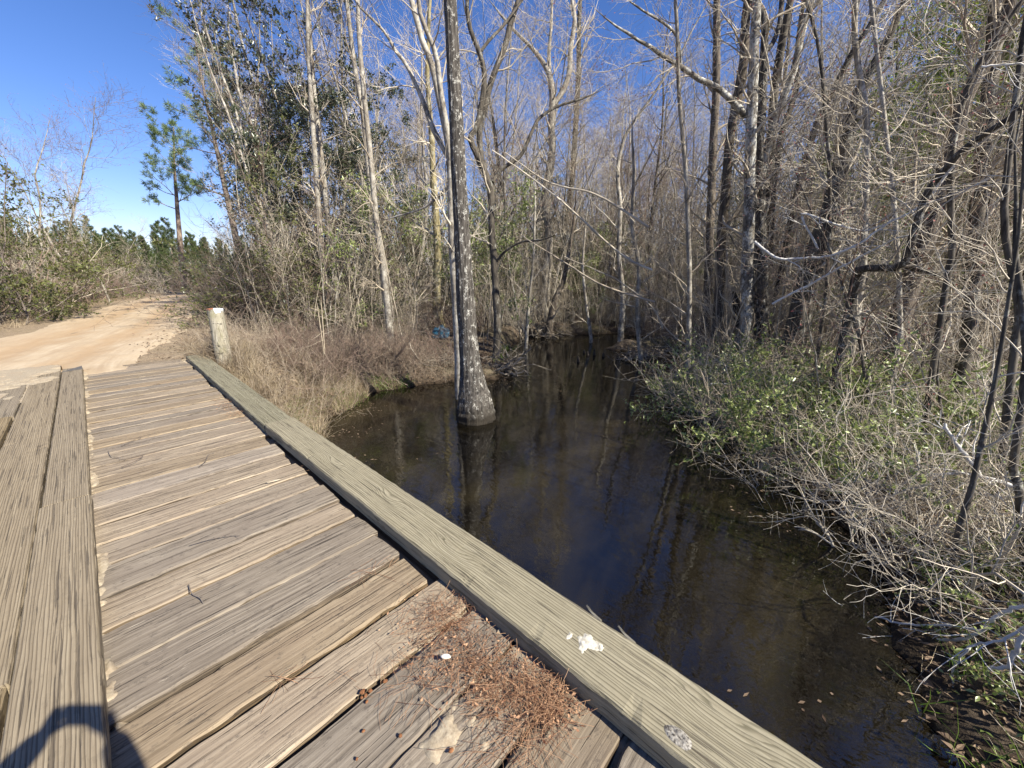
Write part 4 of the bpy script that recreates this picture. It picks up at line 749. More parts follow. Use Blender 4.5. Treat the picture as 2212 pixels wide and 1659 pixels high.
# left of the road
LB = [thicket(251, 22, (1.6, 3.2), .7, M_TWIGB, n1=8), thicket(252, 20, (1.4, 2.6), .9, M_TWIGB), thicket(253, 24, (1.8, 3.4), .6, M_TWIG)]
leftok = lambda x, y: rd(x, y) > 3.7 and x < np.interp(y, ROAD[:, 1], ROAD[:, 0])
n = scatter(LB, rand_spots(110, -260, 470, 15, 60), 17, 1.0, 1.6, 'bare brown bush in the brush along the left side of the road', 'bush', 'brown bushes left of the road', .08, leftok)
OB = [thicket(254, 20, (2, 3.6), .6, M_TWIGD, M_OLIVE, 7000, .075, 'olive_bush'), thicket(255, 18, (1.6, 3), .7, M_TWIGB, M_OLIVE, 6200, .075, 'olive_bush')]
n = scatter(OB, [(8, 20), (50, 22), (90, 25), (-40, 19), (130, 28), (20, 27), (180, 34), (235, 33), (160, 31), (60, 32), (-90, 22), (205, 40), (-20, 24), (110, 36)], 18, 1.5, 2.1, ['olive green bush standing at the left edge beside the road', 'olive green bush rising behind the brown brush, left of the road'], 'bush', 'olive bushes left of the road', .06, leftok)
n = scatter([BT[3]], [(-30, 24), (5, 27), (-80, 22), (50, 30), (25, 24), (-10, 33), (90, 36), (130, 40), (70, 27)], 19, 1.0, 1.4, 'bare grey tree above the olive bushes at the left edge', 'tree', 'bare trees at the left edge', .08, leftok)
for i, (u, d, s, lab) in enumerate([(180, 38, .62, 'pale bare tree left of the road, left one of two'), (225, 33, .52, 'pale bare tree leaning over the brush left of the road, right one of two'), (260, 42, .5, 'thin bare tree between the pale bare trees and the lone pine'), (452, 46, .5, 'slim white trunk right of the lone pine by the road end')]):
    x, y = spot(u, d); put([BT[0], BT[5], BT[1], BT[3]][i], (x, y, H1(x, y)), i * 2., s, (0.03, -.05), lab, 'tree')
YP = [young_pine(261), young_pine(262, 8), young_pine(263, 10)]
n = scatter(YP, rand_spots(150, -150, 600, 64, 90), 20, .62, .85, 'young pine in the plantation behind the road brush', 'pine tree', 'young pines of the plantation', .02)
n = scatter(YP, [(300, 55), (330, 52), (430, 54), (455, 57), (365, 58), (470, 60)], 21, .42, .58, 'small young pine in front of the plantation row', 'pine tree', 'small pines before the plantation', .02)
# far wood: one mass that closes the view between the stems
g = np.random.default_rng(77); mb = MB(); N = 420
sp = np.array([spot(u, d) for u, d in zip(np.where(g.random(N) < .4, g.uniform(1000, 1700, N), g.uniform(470, 2350, N)), np.sqrt(g.uniform(38 ** 2, 95 ** 2, N)))])
k = (seg_dist(sp[:, 0], sp[:, 1], ROAD, False) > 5); sp = sp[k]; N = len(sp)
P = paths(g, np.c_[sp, np.full(N, -.9)], np.c_[g.normal(0, .07, (N, 2)), np.ones(N)], g.uniform(7, 13, N), 9, .06, .02); R = g.uniform(.05, .13, N)[:, None] * np.linspace(1, .15, 10)[None]; mb.tubes(P, R, 4)
A, Ra = grow(g, P, R, 16, .1, 1, (25, 65), (1, 3.2), 5, .15, .06, 0, .4, .3, .012, .4); mb.tubes(A, Ra, 3)
B, Rb = grow(g, A, Ra, 6, .1, 1, (25, 65), (.4, 1.5), 3, .15, .04, 0, .6, .4, .009, .3); mb.tubes(B, Rb, 3, 1)
P = paths(g, np.c_[sp[g.integers(0, N, 1400)] + g.normal(0, 3, (1400, 2)), np.full(1400, -.9)], np.c_[g.normal(0, .35, (1400, 2)), np.ones(1400)], g.uniform(1.5, 4.5, 1400), 5, .13); mb.tubes(P, np.full((1400, 1), .03) * np.linspace(1, .3, 6)[None], 3, 1)
A, Ra = grow(g, P, np.full((1400, 6), .02), 9, .1, 1, (25, 75), (.5, 1.6), 3, .2, 0, 0, .6, .4, .01, .2); mb.tubes(A, Ra, 3, 1)
tag(mb.obj('far_wood', [M_TWIG, M_TWIGB]), 'far bare winter wood seen as a grey brown mass', 'wood', None, 'stuff')
# ---------------------------------------------------------------- banks: litter, grass, dead stalks
g = np.random.default_rng(301)
def ground_pts(n, x0, x1, y0, y1, ok):
    x = g.uniform(x0, x1, n); y = g.uniform(y0, y1, n); k = ok(x, y); x, y = x[k], y[k]; return np.c_[x, y, height(x, y)]
def land(x, y): return (wdist(x, y) > -.02)
mb = MB()
q = np.concatenate([ground_pts(26000, 2.4, 14, -5, 4, land), ground_pts(9000, 1.3, 10, 6, 11, land), ground_pts(26000, 4, 34, -6, 24, lambda x, y: land(x, y) & (rdist(x, y) > 3.2)),
                    ground_pts(14000, .4, 9, 9.7, 34, lambda x, y: (rdist(x, y) > 2.4 - 1.6 * g.random(len(x)) ** 2) & (x > np.interp(y, ROAD[:, 1], ROAD[:, 0]))), ground_pts(5000, -9, 8, 10, 45, lambda x, y: (rdist(x, y) > 2.5) & (x < np.interp(y, ROAD[:, 1], ROAD[:, 0])))])
n = len(q); dd = g.normal(size=(n, 3)) * [1, 1, .25]
mb.leaves(q + [0, 0, .022] + np.c_[np.zeros((n, 2)), g.random(n) * .03], dd, g.normal(size=(n, 3)) * .35 + [0, 0, 1], g.uniform(.04, .10, n), g.uniform(.02, .045, n), .3)
tag(mb.obj('leaf_litter', M_LITTER, None, False), 'fallen brown leaves lying over banks and verges', 'leaves', None, 'stuff')
def blades(q, L, w, lean, mb, mat=0, droop=.35):
    n = len(q); d = g.normal(0, lean, (n, 3)); d[:, 2] = 1; d = unit(d); Lq = g.uniform(L[0], L[1], n)[:, None]; side = unit(np.cross(d, g.normal(size=(n, 3)))) * w
    d2 = unit(d + g.normal(0, .3, (n, 3)) - [0, 0, droop]); a = q - [0, 0, .03]; b = a + d * Lq * .55; c = b + d2 * Lq * .5
    V = np.stack([a - side, a + side, b + side * .8, b - side * .8, c], 1).reshape(-1, 3); i = np.arange(n)[:, None] * 5
    mb.add(V, i + np.array([[0, 1, 2, 3]]), i + np.array([[3, 2, 4]]), 0, mat)
clump = lambda x, y, s=1.4, t=0.: fbm(x * s + 3, y * s, 3) > t + g.normal(0, .12, len(x))
mb = MB()
q = ground_pts(30000, 1.32, 4.1, 6.2, 11.5, lambda x, y: (wdist(x, y) > .0) & (wdist(x, y) < 4.2 - .4 * x) & clump(x, y, 1.3, -.32)); blades(q, (.12, .42), .0028, .6, mb)
q = ground_pts(26000, 1.2, 8, 9.6, 32, lambda x, y: (rdist(x, y) > 2.3) & (rdist(x, y) < 4.6) & (x > np.interp(y, ROAD[:, 1], ROAD[:, 0])) & clump(x, y, .9, -.15)); blades(q, (.10, .34), .004, .6, mb)
q = ground_pts(2600, 1.3, 2.1, 7.6, 9.6, lambda x, y: x > 1.33); blades(q, (.25, .60), .003, .35, mb)
q = ground_pts(32000, -7, 6, 10, 44, lambda x, y: (rdist(x, y) > 2.45) & (rdist(x, y) < 4.6) & (x < np.interp(y, ROAD[:, 1], ROAD[:, 0])) & clump(x, y, .9, -.35)); blades(q, (.12, .40), .005, .6, mb)
q = ground_pts(9000, 2.3, 9, -4, 2, lambda x, y: (wdist(x, y) > .0) & (wdist(x, y) < 1.8) & clump(x, y, 1.6, .12)); blades(q, (.15, .45), .0026, .7, mb)
tag(mb.obj('dry_grass', M_DRY, None, False), 'straw coloured dry grass on the banks and road verges', 'grass', None, 'stuff')
mb = MB()
q = ground_pts(9000, 2.0, 5.2, 6.3, 8.9, lambda x, y: (wdist(x, y) > -.05) & (wdist(x, y) < .7) & clump(x, y, 2.2, .0)); blades(q, (.08, .26), .003, .6, mb)
q = ground_pts(5000, 2.3, 5, -2.5, -.2, lambda x, y: (wdist(x, y) > .0) & (wdist(x, y) < 1.4) & clump(x, y, 2.2, .1)); blades(q, (.12, .38), .0032, .6, mb)
q = ground_pts(2500, 8, 11.5, 7.2, 9.8, lambda x, y: (np.abs(wdist(x, y)) < .45) & clump(x, y, 2.0, .05)); blades(q, (.15, .35), .007, .35, mb)
tag(mb.obj('green_grass', M_GRASS, None, False), 'green grass tufts along the water edge', 'grass', None, 'stuff')
# dead stalks and arching briars on the left bank
mb = MB(); q = ground_pts(2400, 1.35, 6.8, 6.4, 12, lambda x, y: (wdist(x, y) > .0) & (rdist(x, y) > 2.6)); n = len(q)
P = paths(g, q - [0, 0, .05], np.c_[g.normal(0, .5, (n, 2)), np.ones(n)], g.uniform(.35, 1.15, n), 7, .16, 0, .12); R = np.full((n, 1), .0032) * np.linspace(1, .5, 8)[None]; mb.tubes(P, R, 3)
A, Ra = grow(g, P, R, 3, .3, 1, (30, 70), (.1, .4), 4, .2, 0, .05, .8, .6, .002, .2); mb.tubes(A, Ra, 3)
tag(mb.obj('dead_stalks', M_DRYD, None), 'dead weed stalks and briars on the left bank', 'weeds', None, 'stuff')
# undergrowth: fine tangle filling the wood between the stems
mb = MB(); N = 3800; u = np.where(g.random(N) < .3, g.uniform(1060, 1620, N), g.uniform(500, 2280, N)); d0 = np.where(u < 1080, 13., np.where(u < 1560, 16., 9.5)); d = np.sqrt(g.uniform(d0 ** 2, 34. ** 2)); sp = np.array([spot(a, b) for a, b in zip(u, d)])
k = (wdist(sp[:, 0], sp[:, 1]) > 0) & (rdist(sp[:, 0], sp[:, 1]) > 3.8) & np.array([clearv(a, b) for a, b in sp]); sp = sp[k]; N = len(sp)
P = paths(g, np.c_[sp, height(sp[:, 0], sp[:, 1]) - .05], np.c_[g.normal(0, .16, (N, 2)), np.ones(N)], g.uniform(1.6, 6.0, N), 9, .07, .01, .01); R = g.uniform(.006, .017, N)[:, None] * np.linspace(1, .3, 10)[None]; mb.tubes(P, R, 3)
A, Ra = grow(g, P, R, 5, .1, 1, (25, 70), (.4, 1.2), 6, .16, .03, .02, .6, .4, .005, .3); mb.tubes(A, Ra, 3)
B, Rb = grow(g, A, Ra, 2, .1, 1, (25, 65), (.2, .8), 4, .18, .02, 0, .7, .5, .0042, .2); mb.tubes(B, Rb, 3)
tag(mb.obj('undergrowth', M_TWIG), 'fine bare undergrowth twigs filling the wood', 'undergrowth', None, 'stuff')

# ---------------------------------------------------------------- bushes of the right bank
FB = [thicket(311, 18, (.7, 1.5), .9, M_TWIG, M_SHRUB, 6200, .075, 'leafy_bush', 7, 4, .2, .3), thicket(312, 16, (.8, 1.7), 1.0, M_TWIG, M_SHRUB, 5200, .08, 'leafy_bush', 7, 4, .2, .35), thicket(313, 18, (.7, 1.3), .8, M_TWIG, M_SHRUB, 7000, .07, 'leafy_bush', 6, 4, .2, .3)]
fb = [(9.4, 2.5, 'leafy bush farthest along the right bank, at the foot of the white lichened trunk'), (8.4, 2.0, 'leafy bush overhanging the water just before the lichened cluster'), (7.6, 1.4, 'leafy bush bending over the right edge of the water'), (9.0, 1.3, 'leafy bush set back in the middle of the right bank'),
      (7.9, .5, 'leafy bush behind the overhanging twigs, centre of the right bank'), (6.9, .6, 'low leafy bush above the dark undercut of the right bank'), (8.6, -.3, 'leafy bush beneath the bent bough'), (7.4, -.4, 'leafy bush with pale twigs right of the bank centre'), (6.4, -.5, 'leafy bush left of the leaning slim sapling'),
      (9.8, .6, 'leafy bush far back under the leaning ivy trunk'), (8.2, -1.2, 'leafy bush behind the leaning slim sapling'), (10.4, 1.9, 'leafy bush behind the farthest bank bush'), (7.0, -1.4, 'leafy bush near the right edge above the bank')]
for i, (x, y, lab) in enumerate(fb): put(FB[i % 3], (x, y, H1(x, y) - .05), math.radians(130) + g.normal(0, .6), g.uniform(.85, 1.15), (0, .25), lab, 'bush', 'leafy bushes of the right bank')
for i, (x, y, lab) in enumerate([(4.5, -1.5, 'leafy bush low at the right edge beside the slim sapling foot'), (3.5, -1.6, 'small leafy bush in the lower right corner')]): put(FB[i], (x, y, H1(x, y) - .05), 2.2, .6, (0, .2), lab, 'bush', 'leafy bushes of the right bank')
OV = [thicket(321, 12, (1.0, 2.3), 1.0, M_TWIG, None, 0, 0, 'bare_bush', 8, 4, .2, .25, True, .10), thicket(322, 14, (.9, 2.0), 1.1, M_TWIG, None, 0, 0, 'bare_bush', 7, 4, .24, .25, True, .12)]
ov = [(5.5, .05, 'sprawling bare bush over the dark undercut water'), (6.3, .55, 'sprawling bare bush hanging toward the middle of the stream'), (7.2, 1.3, 'sprawling bare bush beyond the undercut, over the water'), (5.9, -.45, 'bare tangled bush behind the undercut'), (8.3, 2.2, 'sprawling bare bush at the far right bank'), (4.9, -.55, 'bare bush left of the leaning slim sapling, low over the water'), (4.3, -1.1, 'bare twiggy bush by the lower right corner of the view'), (5.4, -1.3, 'bare bush right of the leaning slim sapling'), (5.0, -1.8, 'bare bush behind the bleached forked branch')]
for i, (x, y, lab) in enumerate(ov): put(OV[i % 2], (x, y, H1(x, y) - .05), math.radians(135) + g.normal(0, .4), g.uniform(.8, 1.05), (0, .55), lab, 'bush', 'bare bushes over the water')
def fallen(name, label, cat, limbs, d, seed, mat=M_DEAD, sub=5, **k):
    gg = np.random.default_rng(seed); mb = MB(); base = None
    for pts, hw in limbs:
        P = np.array([pd(p[0], p[1], (p[2] if len(p) > 2 else d)) for p in pts]); R = np.interp(np.linspace(0, 1, len(P)), np.linspace(0, 1, len(hw)), hw) * np.array([pxm(p[0], p[1], d) for p in pts])
        if base is None: base = P[0].copy()
        m = max(10, len(P) * 4); S = catmull(P, m) - base; S += gg.normal(0, .004, S.shape); Rr = np.interp(np.linspace(0, 1, m), np.linspace(0, 1, len(R)), R); mb.tubes(S, Rr, 5)
        if sub:
            A, Ra = grow(gg, S[None], Rr[None], sub, .1, .95, (30, 60), (.15, .5), 5, .14, .02, 0, .5, .4, .003, .2); mb.tubes(A, Ra, 4)
            B, Rb = grow(gg, A, Ra, 2, .3, 1, (30, 60), (.06, .25), 3, .12, 0, 0, .7, .5, .002, .2); mb.tubes(B, Rb, 3)
    o = mb.obj(name, mat); o.location = base; tag(o, label, cat); return o
fallen('dead_branch', 'bleached forked dead branch reaching over the water from the right edge', 'branch', [(l6((1500, 1010), (1460, 1030), (1385, 1048), (1310, 1110), (1230, 1157), (1100, 1160), (1000, 1170), (880, 1180), (810, 1140), (738, 1078)), [4.5, 4, 3.5, 3, 1.5]), (l6((1290, 1125), (1150, 1105), (1000, 1100), (900, 1075), (806, 1060)), [2.6, 2.2, 1.2]), (l6((1180, 1157), (1090, 1165), (1000, 1140), (900, 1105)), [2, 1.6, 1])], 3.9, 1)
fallen('dead_branch', 'thick crooked bleached branch end at the lower right edge', 'branch', [(l6((1500, 1100), (1462, 1135), (1425, 1205), (1395, 1265), (1325, 1275)), [5, 5, 4.5, 3.5]), (l6((1480, 1090), (1400, 1150), (1330, 1172), (1255, 1188), (1205, 1240), (1180, 1290), (1190, 1355)), [3, 2.6, 2.2, 1.6])], 3.5, 2)
fallen('dead_branch', 'pale arching dead limb over the leafy bushes', 'branch', [(l6((1050, 430), (1045, 380), (990, 300), (930, 275), (800, 270), (600, 262), (470, 258)), [3.5, 3, 2.5, 1.6])], 7.3, 3)
fallen('dead_branch', 'bleached limb curving over the bank beside the slim sapling', 'branch', [(l6((900, 790), (960, 700), (985, 600), (1040, 520), (1050, 430)), [2.5, 3, 3]), (l6((1440, 575), (1330, 535), (1200, 515), (1090, 525)), [5, 4, 3]), (l6((1290, 520), (1230, 440), (1170, 360), (1150, 320)), [5, 4, 3])], 5.6, 4)
fallen('dead_branch', 'broken white branch stub just above the dark water', 'branch', [(l6((285, 675), (230, 668), (180, 672), (150, 650), (125, 640)), [3.5, 3.5, 3, 1.5]), (l6((180, 675), (170, 710), (130, 725), (60, 748)), [2, 1.6, 1])], 5.2, 5)
fallen('dead_branch', 'long grey limb lying low across the overhanging twigs', 'branch', [(l6((860, 605), (730, 590), (600, 560), (490, 530), (400, 525), (260, 505), (150, 465), (95, 445)), [4, 4, 3.5, 2.5]), (l6((640, 620), (680, 640), (710, 600), (722, 570)), [4, 4.5, 4])], 6.0, 6)
for i, (pts, d) in enumerate([((R3(430, 980), R3(520, 1045), R3(620, 1045), R3(720, 1040), R3(850, 990), R3(960, 910), R3(1100, 835), R3(1240, 670)), 7.0), ((R3(690, 1010), R3(620, 870), R3(745, 905), R3(870, 935), R3(960, 905)), 7.6), ((R3(500, 1230), R3(640, 1160), R3(840, 1050), R3(1000, 970), R3(1090, 950)), 7.2), ((R3(1350, 270), R3(1450, 262), R3(1530, 266)), 5.5), ((R3(240, 1555), R3(340, 1560), R3(430, 1590), R3(480, 1640)), 8.5)]):
    fallen('dead_branch', ['pale arching bare limb crossing the leaning trunks at mid height', 'white forked twig before the ivy clad trunk', 'long pale limb rising rightward beneath the arching one', 'white bent twig at the upper right edge', 'pale level twig at the foot of the lichened cluster'][i], 'branch', [(pts, [3, 2.6, 2, 3.5] if i == 0 else [2.4, 2.2, 1.8])], d, 20 + i, sub=7)
for i, (pts, d, w) in enumerate([((R2(690, 560), R2(830, 660), R2(960, 760), R2(1090, 880), R2(1200, 970), R2(1290, 1010)), 11.5, [1.2, 2, 2.4, 2.6]), ((R2(740, 570), R2(900, 680), R2(1060, 720), R2(1170, 780), R2(1276, 850)), 11.0, [1, 2, 2.4, 2.8]), ((R2(800, 880), R2(960, 980), R2(1090, 1060), R2(1200, 1100), R2(1300, 1130)), 10.5, [1, 1.8, 2.3, 2.6]), ((R2(1330, 1230), R2(1290, 1150), R2(1180, 1060), R2(1080, 1010), R2(960, 960)), 10.8, [2, 1.5, 1])]):
    fallen('leaning_limb', ['long thin bare limb slanting across the wood over the water, middle one', 'upper long thin limb slanting across from the right bank', 'lowest long thin limb slanting over the far water', 'faint thin limb nearest the right bank cluster'][i], 'branch', [(pts, w)], d, 30 + i, M_TWIG, 9)

# ---------------------------------------------------------------- driftwood, knees, bag, post
M_DRIFT = simple('driftwood', (.07, .055, .042), (.34, .30, .24), 5)
def debris(label, c, rx, ry, n, seed, h=.25):
    gg = np.random.default_rng(seed); mb = MB(); a = gg.random(n) * 6.28; r = np.sqrt(gg.random(n)); x = r * np.cos(a) * rx; y = r * np.sin(a) * ry
    P = paths(gg, np.c_[x, y, gg.uniform(0, h, n)], np.c_[gg.normal(0, 1, (n, 2)), gg.normal(.08, .3, n)], gg.uniform(.3, 1.3, n), 6, .25, 0, .06); R = gg.uniform(.005, .03, n)[:, None] * np.linspace(1, .45, 7)[None]; mb.tubes(P, R, 5)
    A, Ra = grow(gg, P, R, 4, .1, 1, (30, 80), (.15, .6), 4, .22, 0, .03, .5, .5, .004, .2); mb.tubes(A, Ra, 3)
    o = mb.obj('driftwood_pile', M_DRIFT); o.location = (c[0], c[1], max(H1(c[0], c[1]), WATER) - .02); tag(o, label, 'driftwood', 'driftwood piles in the water')
for i, (u, v, rx, ry, n, lab) in enumerate([(1200, 722, 1.6, .6, 90, 'dark heap of roots and sticks on the far mud island'), (1385, 765, 1.3, .5, 80, 'driftwood heap around the saplings at the right of the far water'), (1080, 800, .55, .5, 60, 'small heap of grey sticks just right of the tupelo foot'), (905, 800, .9, .45, 70, 'tangle of roots over the undercut bank left of the tupelo'), (1430, 720, 1.8, .6, 80, 'far low heap of fallen sticks behind the water')]):
    p = at(u, v, WATER + .05); debris(lab, p, rx, ry, n, 400 + i, .12)
M_KNEE = simple('wet_wood', (.03, .022, .016), (.10, .08, .06), 9)
for i, (x, y, h) in enumerate([(1215, 640, .19), (1282, 590, .13), (1258, 575, .10), (1330, 590, .22), (1395, 600, .13)]):
    u = (1200 + x * .4069) * .7373; v = (800 + y * .4069) * .7373; p = at(u, v, WATER); mb = MB()
    mb.tubes([[0, 0, -.35], [.01, 0, 0], [.005, .01, h * .6], [.0, .012, h * .92], [0, .012, h]], [.075, .055, .038, .022, .002], 9)
    o = mb.obj('cypress_knee', M_KNEE); o.location = p; tag(o, ['cypress knee standing alone in open water, leftmost and dark', 'short cypress knee second from the driftwood heap', 'smallest pale cypress knee in the middle of the row', 'tallest cypress knee at the left end of the driftwood heap', 'cypress knee nearly hidden in the driftwood heap'][i], 'cypress knee', 'cypress knees in the water')
u = np.linspace(0, 1, 26); v = np.linspace(0, 1, 15); U, V = np.meshgrid(u, v, indexing='ij'); th = U * 2 * PI; ph = V * PI * .55 + .001
nz = 1 + .55 * fbm(np.cos(th) * 2.5 + V * 3, np.sin(th) * 2.5 + V * 2, 4); X = .30 * np.sin(ph) * np.cos(th) * nz; Y = .24 * np.sin(ph) * np.sin(th) * nz; Z = .30 * np.cos(ph) * (1 + .5 * fbm(X * 9 + 3, Y * 9, 3)) - .02
M_BLUE = simple('blue_plastic', (.008, .05, .095), (.025, .12, .20), 6, .4, .5); mb = MB(); gridmesh(mb, X, Y, Z); o = mb.obj('plastic_bag', M_BLUE, None, False); p = spot(946, 15.6); o.scale = (1.25, 1.25, 1.25); o.location = (p[0], p[1], max(H1(*p), WATER) + .10); tag(o, 'crumpled dark blue plastic bag lying at the mossy tree foot', 'bag')
# end post
pt = pd(464.6, 668, 9.25); pb_ = pd(490, 806, 9.05); zb = pb_[2]
t = NT('weathered_post'); v1 = t.coord((1, 1, .12)); n1 = t.noise(v1, 30, 6, .7); n2 = t.noise(t.coord((1, 1, .6)), 6, 4)
c = t.ramp(n1, [(.3, (.11, .097, .07)), (.5, (.25, .228, .175)), (.7, (.36, .335, .275))]); c = t.mix(t.ramp(n2, [(.45, 0.), (.65, .4)]), c, (.19, .185, .085)); n3 = t.noise(t.coord((1, 1, 2.5)), 7, 4, .7); c = t.mix(t.ramp(n3, [(.60, 0.), (.64, .9)]), c, (.05, .045, .035)); t.color(c); t.bump(n1, .8, .012); M_POST = t.m
post = tag(empty('guard_post', (pb_[0], pb_[1], zb - .5)), 'short weathered wooden post with a reflective wrap at the end of the edge beam', 'post'); rad = 15 * pxm(477, 735, 9.15)
ax = pt - pb_; L = np.linalg.norm(ax); axu = ax / L; B = np.array(post.location); mb = MB(); m = 22
S = np.array([pb_ - B + axu * (L * (i / (m - 1) * 1.35 - .35)) for i in range(m)]); Vv = mb.tubes(S, rad * (1 + .05 * fbm(np.arange(m) * .3, np.zeros(m)) - .04 * np.arange(m) / m), 20)
top = Vv[0, -1]; mb.add(np.vstack([top, top.mean(0)[None] + axu * .012]), None, [[i, (i + 1) % 20, 20] for i in range(20)]); o = mb.obj('post_body', M_POST, post)
tpv = pt - B; sd = unit(np.cross(axu, [0, 0, 1.]) + 1e-6); a1 = unit(np.array([1., 0, 0]) - axu * axu[0]); a2 = np.cross(axu, a1)
def wrap(name, mat, a0, a1_, z0, z1, off, jag=.0):
    mb = MB(); n = 18; V = []
    for i in range(n):
        a = a0 + (a1_ - a0) * i / (n - 1); dr = a1 * math.cos(a) + a2 * math.sin(a); j = jag * fbm(np.array([i * .5]), np.array([z0 * 9]))[0]
        for zz, rr in ((z0 + j, rad + off), (z1, rad + off), (z1 + .004, rad * .75)): V.append(tpv + axu * zz + dr * rr * .96)
    F = [[3 * i + k, 3 * i + 3 + k, 3 * i + 4 + k, 3 * i + 1 + k] for i in range(n - 1) for k in (0, 1)]; mb.add(V, F); return mb.obj(name, mat, post)
M_TAPE = simple('reflective_wrap', (.36, .38, .42), (.58, .61, .64), 20, .35, .5); M_RED = simple('orange_red_wrap', (.22, .09, .055), (.32, .14, .08), 20, .5)
va_ = math.atan2(np.dot(-pb_ + CC, a2), np.dot(-pb_ + CC, a1))
wrap('reflective_wrap', M_TAPE, va_ - .2, va_ + 1.25, -.065, .008, .005, .12); wrap('reflective_wrap', M_RED, va_ - 1.5, va_ - .18, -.014, .009, .006, .05)
# broken sapling on the bank
b0 = pd(700, 760, 9.4); mb = MB(); gg = np.random.default_rng(8)
for p_, q_ in (((685, 655), (700, 765)), ((693, 640), (702, 765))):
    A = pd(*q_, 9.4) - b0; Bq = pd(*p_, 9.4) - b0; mb.tubes(np.linspace(0, 1, 6)[:, None] * (Bq - A) + A, [.010, .010, .009, .008, .008, .003], 6)
for p_, q_ in (((690, 672), (668, 664)), ((696, 690), (735, 662)), ((698, 705), (740, 690)), ((699, 715), (672, 735)), ((700, 722), (738, 708)), ((700, 735), (650, 755)), ((688, 668), (672, 666))):
    A = pd(*p_, 9.4) - b0; Bq = pd(*q_, 9.3) - b0; mb.tubes(np.linspace(0, 1, 5)[:, None] * (Bq - A) + A + gg.normal(0, .006, (5, 3)), [.005, .0045, .004, .003, .0015], 4)
M_STRAW = simple('pale_dead_wood', (.30, .25, .18), (.46, .40, .30), 6); o = mb.obj('broken_sapling', M_STRAW); o.location = b0; tag(o, 'pale broken sapling with short side twigs on the dry bank', 'sapling')

# ---------------------------------------------------------------- small things on the deck
mb = MB(); gg = np.random.default_rng(500)
def deckpts(n, pts, z=.02):
    out = []
    while len(out) < n:
        u0, v0, su, sv = pts[gg.integers(len(pts))]; p = at(u0 + gg.normal(0, su), v0 + gg.normal(0, sv), z)
        if p[0] < .985 and p[1] > .1: out.append(p)
    return np.array(out)
def litter_needles(n, pts, L=(.06, .14), z=.017, w=.00075, up=.1):
    q = deckpts(n, pts, z); q[:, 2] = z + gg.uniform(-.004, .014, n); P = paths(gg, q, np.c_[gg.normal(0, 1, (n, 2)), gg.normal(0, up * .4, n)], gg.uniform(*L, n), 6, .10, 0, .03); P[:, :, 2] = np.maximum(P[:, :, 2], .006); mb.tubes(P, np.full((n, 7), w), 3)
litter_needles(800, [(1000, 1400, 75, 50), (1060, 1450, 60, 45), (1120, 1500, 50, 35), (960, 1330, 40, 25)]); litter_needles(240, [(1195, 1525, 26, 24), (1185, 1545, 18, 26), (1150, 1480, 30, 22)], z=.024, up=.3); litter_needles(160, [(1090, 1620, 40, 22), (1130, 1590, 30, 22), (900, 1470, 60, 30)])
litter_needles(110, [(510, 880, 18, 10), (535, 897, 14, 8), (495, 870, 14, 6)], L=(.04, .1)); litter_needles(44, [(790, 1240, 14, 5), (690, 1010, 25, 6), (620, 1470, 12, 5), (820, 1225, 20, 4)], z=.008)
q = deckpts(760, [(1000, 1400, 80, 50), (1110, 1480, 60, 40), (1200, 1530, 25, 25), (510, 882, 20, 10)], .02); q[:, 2] += gg.uniform(-.003, .008, len(q)); mb.leaves(q, gg.normal(size=q.shape) * [1, 1, .3], gg.normal(size=q.shape) * .4 + [0, 0, 1], gg.uniform(.006, .024, len(q)), gg.uniform(.004, .012, len(q)), .3)
tag(mb.obj('pine_needle_litter', M_RUST, None), 'rust brown pine needles and leaf crumbs heaped against the edge beam', 'litter', None, 'stuff')
M_BARKBIT = simple('bark_bit', (.11, .045, .02), (.26, .12, .05), 40)
def chip(name, label, cat, u, v, z, sx, sy, sz, mat, rz, group=None):
    mb = MB(); p = at(u, v, z); n = 12; a = np.linspace(0, 2 * PI, n, endpoint=False); r = 1 + .35 * fbm(np.cos(a) * 2 + u, np.sin(a) * 2 + v, 3)
    rings = [np.c_[np.cos(a) * r * sx * s, np.sin(a) * r * sy * s, np.full(n, h)] for s, h in ((.7, 0), (1, sz * .35), (.8, sz * .8), (.35, sz))]; V = np.vstack(rings + [[[0, 0, sz * 1.04]]]); i = np.arange(n); k = (i + 1) % n
    f4 = np.concatenate([np.stack([j * n + i, j * n + k, (j + 1) * n + k, (j + 1) * n + i], 1) for j in range(3)]); mb.add(V, f4, np.stack([3 * n + i, 3 * n + k, np.full(n, 4 * n)], 1)); o = mb.obj(name, mat); o.location = p; o.rotation_euler = (0, 0, rz); tag(o, label, cat, group)
chip('shell', 'small white shell lying in the needle heap', 'shell', 963, 1420, .036, .010, .021, .014, M_WHITE, .7)
for u, v, s in ((783, 1495, .013), (790, 1503, .009), (800, 1493, .010), (832, 1472, .010), (781, 1508, .007), (792, 1517, .007), (771, 1640, .006), (974, 1622, .010), (1073, 1545, .009), (785, 1580, .007), (865, 1590, .008)): chip('bark_bit', 'small red brown bark bit on the sandy near planks', 'bark bit', u, v, .012, s, s * .8, .006, M_BARKBIT, u, 'bark bits on the near planks')
chip('wood_chip', 'pale flat wood chip on the planks near the edge beam', 'wood chip', 590, 1040, .006, .012, .055, .008, M_STRAW, 1.35)
